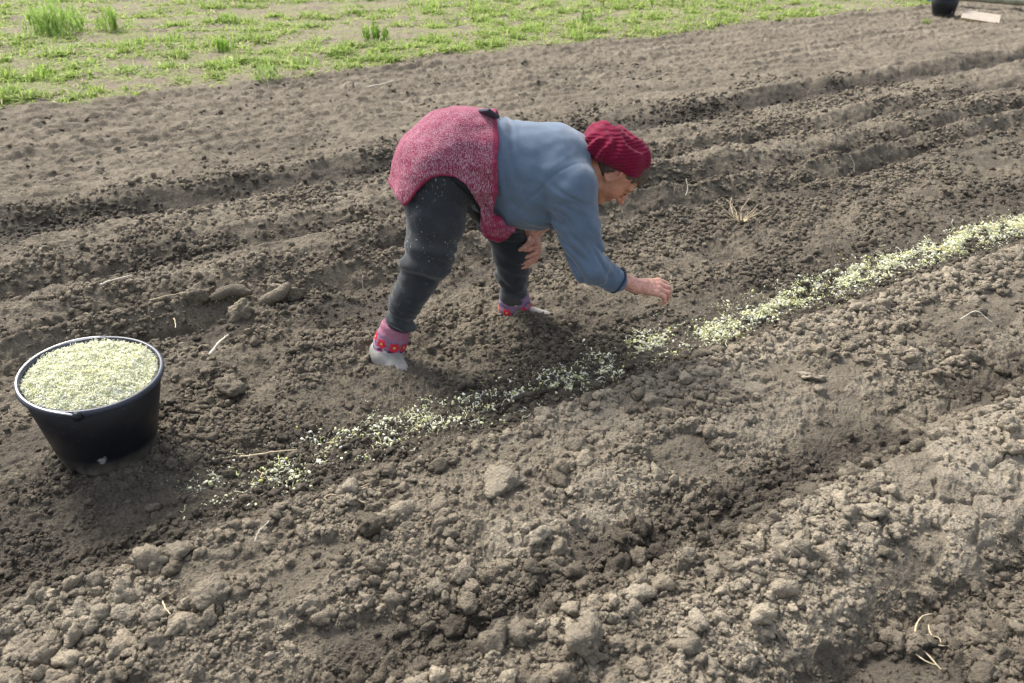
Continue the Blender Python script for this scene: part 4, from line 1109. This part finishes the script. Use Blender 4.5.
def build_socks():
    for (top, bot, rt, rb, fl) in (((-.434, 2.634, .150), (-.482, 2.627, .036), .060, .062, 'R'), ((.010, 2.98, .105), (.014, 2.976, .012), .064, .062, 'L')):
        top = np.array(top); bot = np.array(bot); d = nrm(top - bot); L = np.linalg.norm(top - bot)
        B = Field(np.minimum(top, bot) - .10, np.maximum(top, bot) + .10, .0021)
        B.chain([top, (top * .45 + bot * .55), bot], [rt - .003, rt + .002, rb], .01)
        B.displace(lambda P: wr(P, d, 55, 9, 71, .0035) + .0012 * perlin3(P * 50, 72), .015)
        P = B.pts((slice(None),) * 3); t = (P - bot.astype(f32)) @ d.astype(f32)
        B.F = np.maximum(np.maximum(B.F, t - L), -t - .015).astype(f32)
        V, Q = B.mesh()
        a = np.cross(d, (0, 1., 0)); a = nrm(a); a = a if a[0] > 0 else -a; b_ = nrm(np.cross(a, d)); b_ = b_ if b_[1] < 0 else -b_
        q = V - bot; t = q @ d / L; an = np.arctan2(q @ a, q @ b_); arc = an * rt
        C = np.tile(np.array([.235, .145, .215]), (len(V), 1)) * (1 + .25 * perlin3(V * 300, 73)[:, None])
        def blend(mask, col):
            C[:] = C * (1 - mask[:, None]) + np.array(col) * mask[:, None]
        if fl == 'R':
            blend(sstep(.62, .78, t), (.34, .150, .205)); blend(((np.sin(an * 9) > .2) & (t > .10) & (t < .38)).astype(float), (.075, .035, .12))
            blend((np.abs(t - .14 + .06 * np.sin(an * 5)) < .035).astype(float), (.45, .10, .22)); blend((np.abs(t - .27 + .05 * np.sin(an * 6 + 1)) < .03).astype(float), (.42, .36, .42))
            fls = [(.018, .48, .021, 'r'), (-.032, .44, .020, 'r'), (.060, .5, .020, 'r'), (-.08, .47, .019, 'r'), (-.010, .22, .009, 'w'), (.045, .2, .008, 'r')]
        else:
            blend((np.abs(t - .55 + .2 * np.cos(an * 3.2)) < .06).astype(float), (.12, .09, .17))
            fls = [(-.034, .40, .019, 'r'), (.034, .46, .019, 'r'), (.002, .86, .011, 'y'), (.09, .45, .018, 'r'), (-.09, .4, .018, 'r'), (.006, .30, .008, 'w')]
        for (x0, t0, r0, kd) in fls:
            dx = (arc - x0); dy = (t - t0) * L; rr = np.hypot(dx, dy); ph = np.arctan2(dy, dx)
            pet = r0 * (.92 + .14 * np.cos(5 * ph))
            col = dict(r=(.52, .035, .055), w=(.62, .55, .50), y=(.60, .48, .10))[kd]
            blend(sstep(1.08, .92, rr / pet), col)
            if kd == 'r': blend(sstep(1.1, .8, rr / (r0 * .24)), (.66, .46, .12))
        mt = bpy.data.materials.get('flowered_sock')
        if mt is None:
            mt, nt, bs = new_mat('flowered_sock', .95, .1); n = noise(nt, 500, 2); nt.links.new(mix(nt, 1., attr(nt, 'tone', True), ramp(nt, n, [(.3, (.75, .75, .75)), (.7, (1.15, 1.15, 1.15))]), 'MULTIPLY'), bs.inputs['Base Color']); bump(nt, bs, n, .001)
        mesh_obj('sock', V, Q, mt, PERSON, attrs=dict(tone=np.clip(C, 0, 1)))
build_socks()

def build_shoes():
    m, nt, b = new_mat('grey_rubber_shoe', .55, .35)
    n = noise(nt, 28, 5, .6); n2 = noise(nt, 9, 3)
    c = ramp(nt, n, [(.35, (.215, .20, .175)), (.65, (.33, .315, .285))]); c = mix(nt, maprange(nt, n2, .5, .7, 0, .6), c, (.20, .175, .145))
    nt.links.new(c, b.inputs['Base Color']); bump(nt, b, n, .001)
    for heel, toe, back in (((-.480, 2.612, .030), (-.428, 2.548, -.002), (-.492, 2.626, .036)), ((.012, 2.982, .012), (.132, 2.950, .004), (.006, 2.984, .012))):
        heel = np.array(heel); toe = np.array(toe); B = Field(np.minimum(heel, toe) - .10, np.maximum(heel, toe) + .10, .0030)
        B.cone(heel, toe, .054, .042, .02, ((0, 0, 1), 1.08)); B.cone(np.array(back), heel, .056, .054, .02)
        B.displace(lambda P: .0012 * perlin3(P * 40, 81), .01)
        d = nrm(toe - heel)
        V, Q = B.mesh(); sh = mesh_obj('shoe', V, Q, m, PERSON)
build_shoes()
# ------------------------------------------------------------------ light, sky, camera
world = bpy.data.worlds.new('World'); scene.world = world; world.use_nodes = True
nt = world.node_tree; bg = nt.nodes['Background']
sky = N(nt, 'ShaderNodeTexSky', sky_type='NISHITA'); sky.sun_disc = False
SUN_DIR = np.array([-.42, .50, .76]); SUN_DIR /= np.linalg.norm(SUN_DIR)
sky.sun_elevation = math.asin(SUN_DIR[2]); sky.sun_rotation = math.atan2(SUN_DIR[0], SUN_DIR[1])
sky.air_density = 1.0; sky.dust_density = 4.0; sky.ozone_density = 1.0
hsv = N(nt, 'ShaderNodeHueSaturation'); hsv.inputs['Saturation'].default_value = .55          # thin overcast: a whiter sky
nt.links.new(sky.outputs[0], hsv.inputs['Color']); nt.links.new(hsv.outputs[0], bg.inputs['Color']); bg.inputs['Strength'].default_value = .115
ld = bpy.data.lights.new('sun', 'SUN'); ld.energy = 1.5; ld.angle = R_(16); ld.color = (1, .975, .935)
lo = bpy.data.objects.new('sun', ld); COL.objects.link(lo)
from mathutils import Vector
lo.rotation_euler = Vector(SUN_DIR).to_track_quat('Z', 'Y').to_euler()
cd = bpy.data.cameras.new('camera'); cam = bpy.data.objects.new('camera', cd); COL.objects.link(cam)
cam.location = (0, 0, 1.6); cam.rotation_euler = (R_(60), 0, 0)
cd.sensor_width = 36; cd.lens = 796 / 1024 * 36; cd.clip_start = .05; cd.clip_end = 1500
cd.dof.use_dof = True; cd.dof.focus_distance = 3.1; cd.dof.aperture_fstop = 4.5
scene.camera = cam
vs = scene.view_settings; vs.view_transform = 'Standard'; vs.look = 'None'; vs.exposure = 1.52; vs.gamma = 1; vs.use_curve_mapping = False
scene.cycles.use_denoising = True
scene.cycles.max_bounces = 4
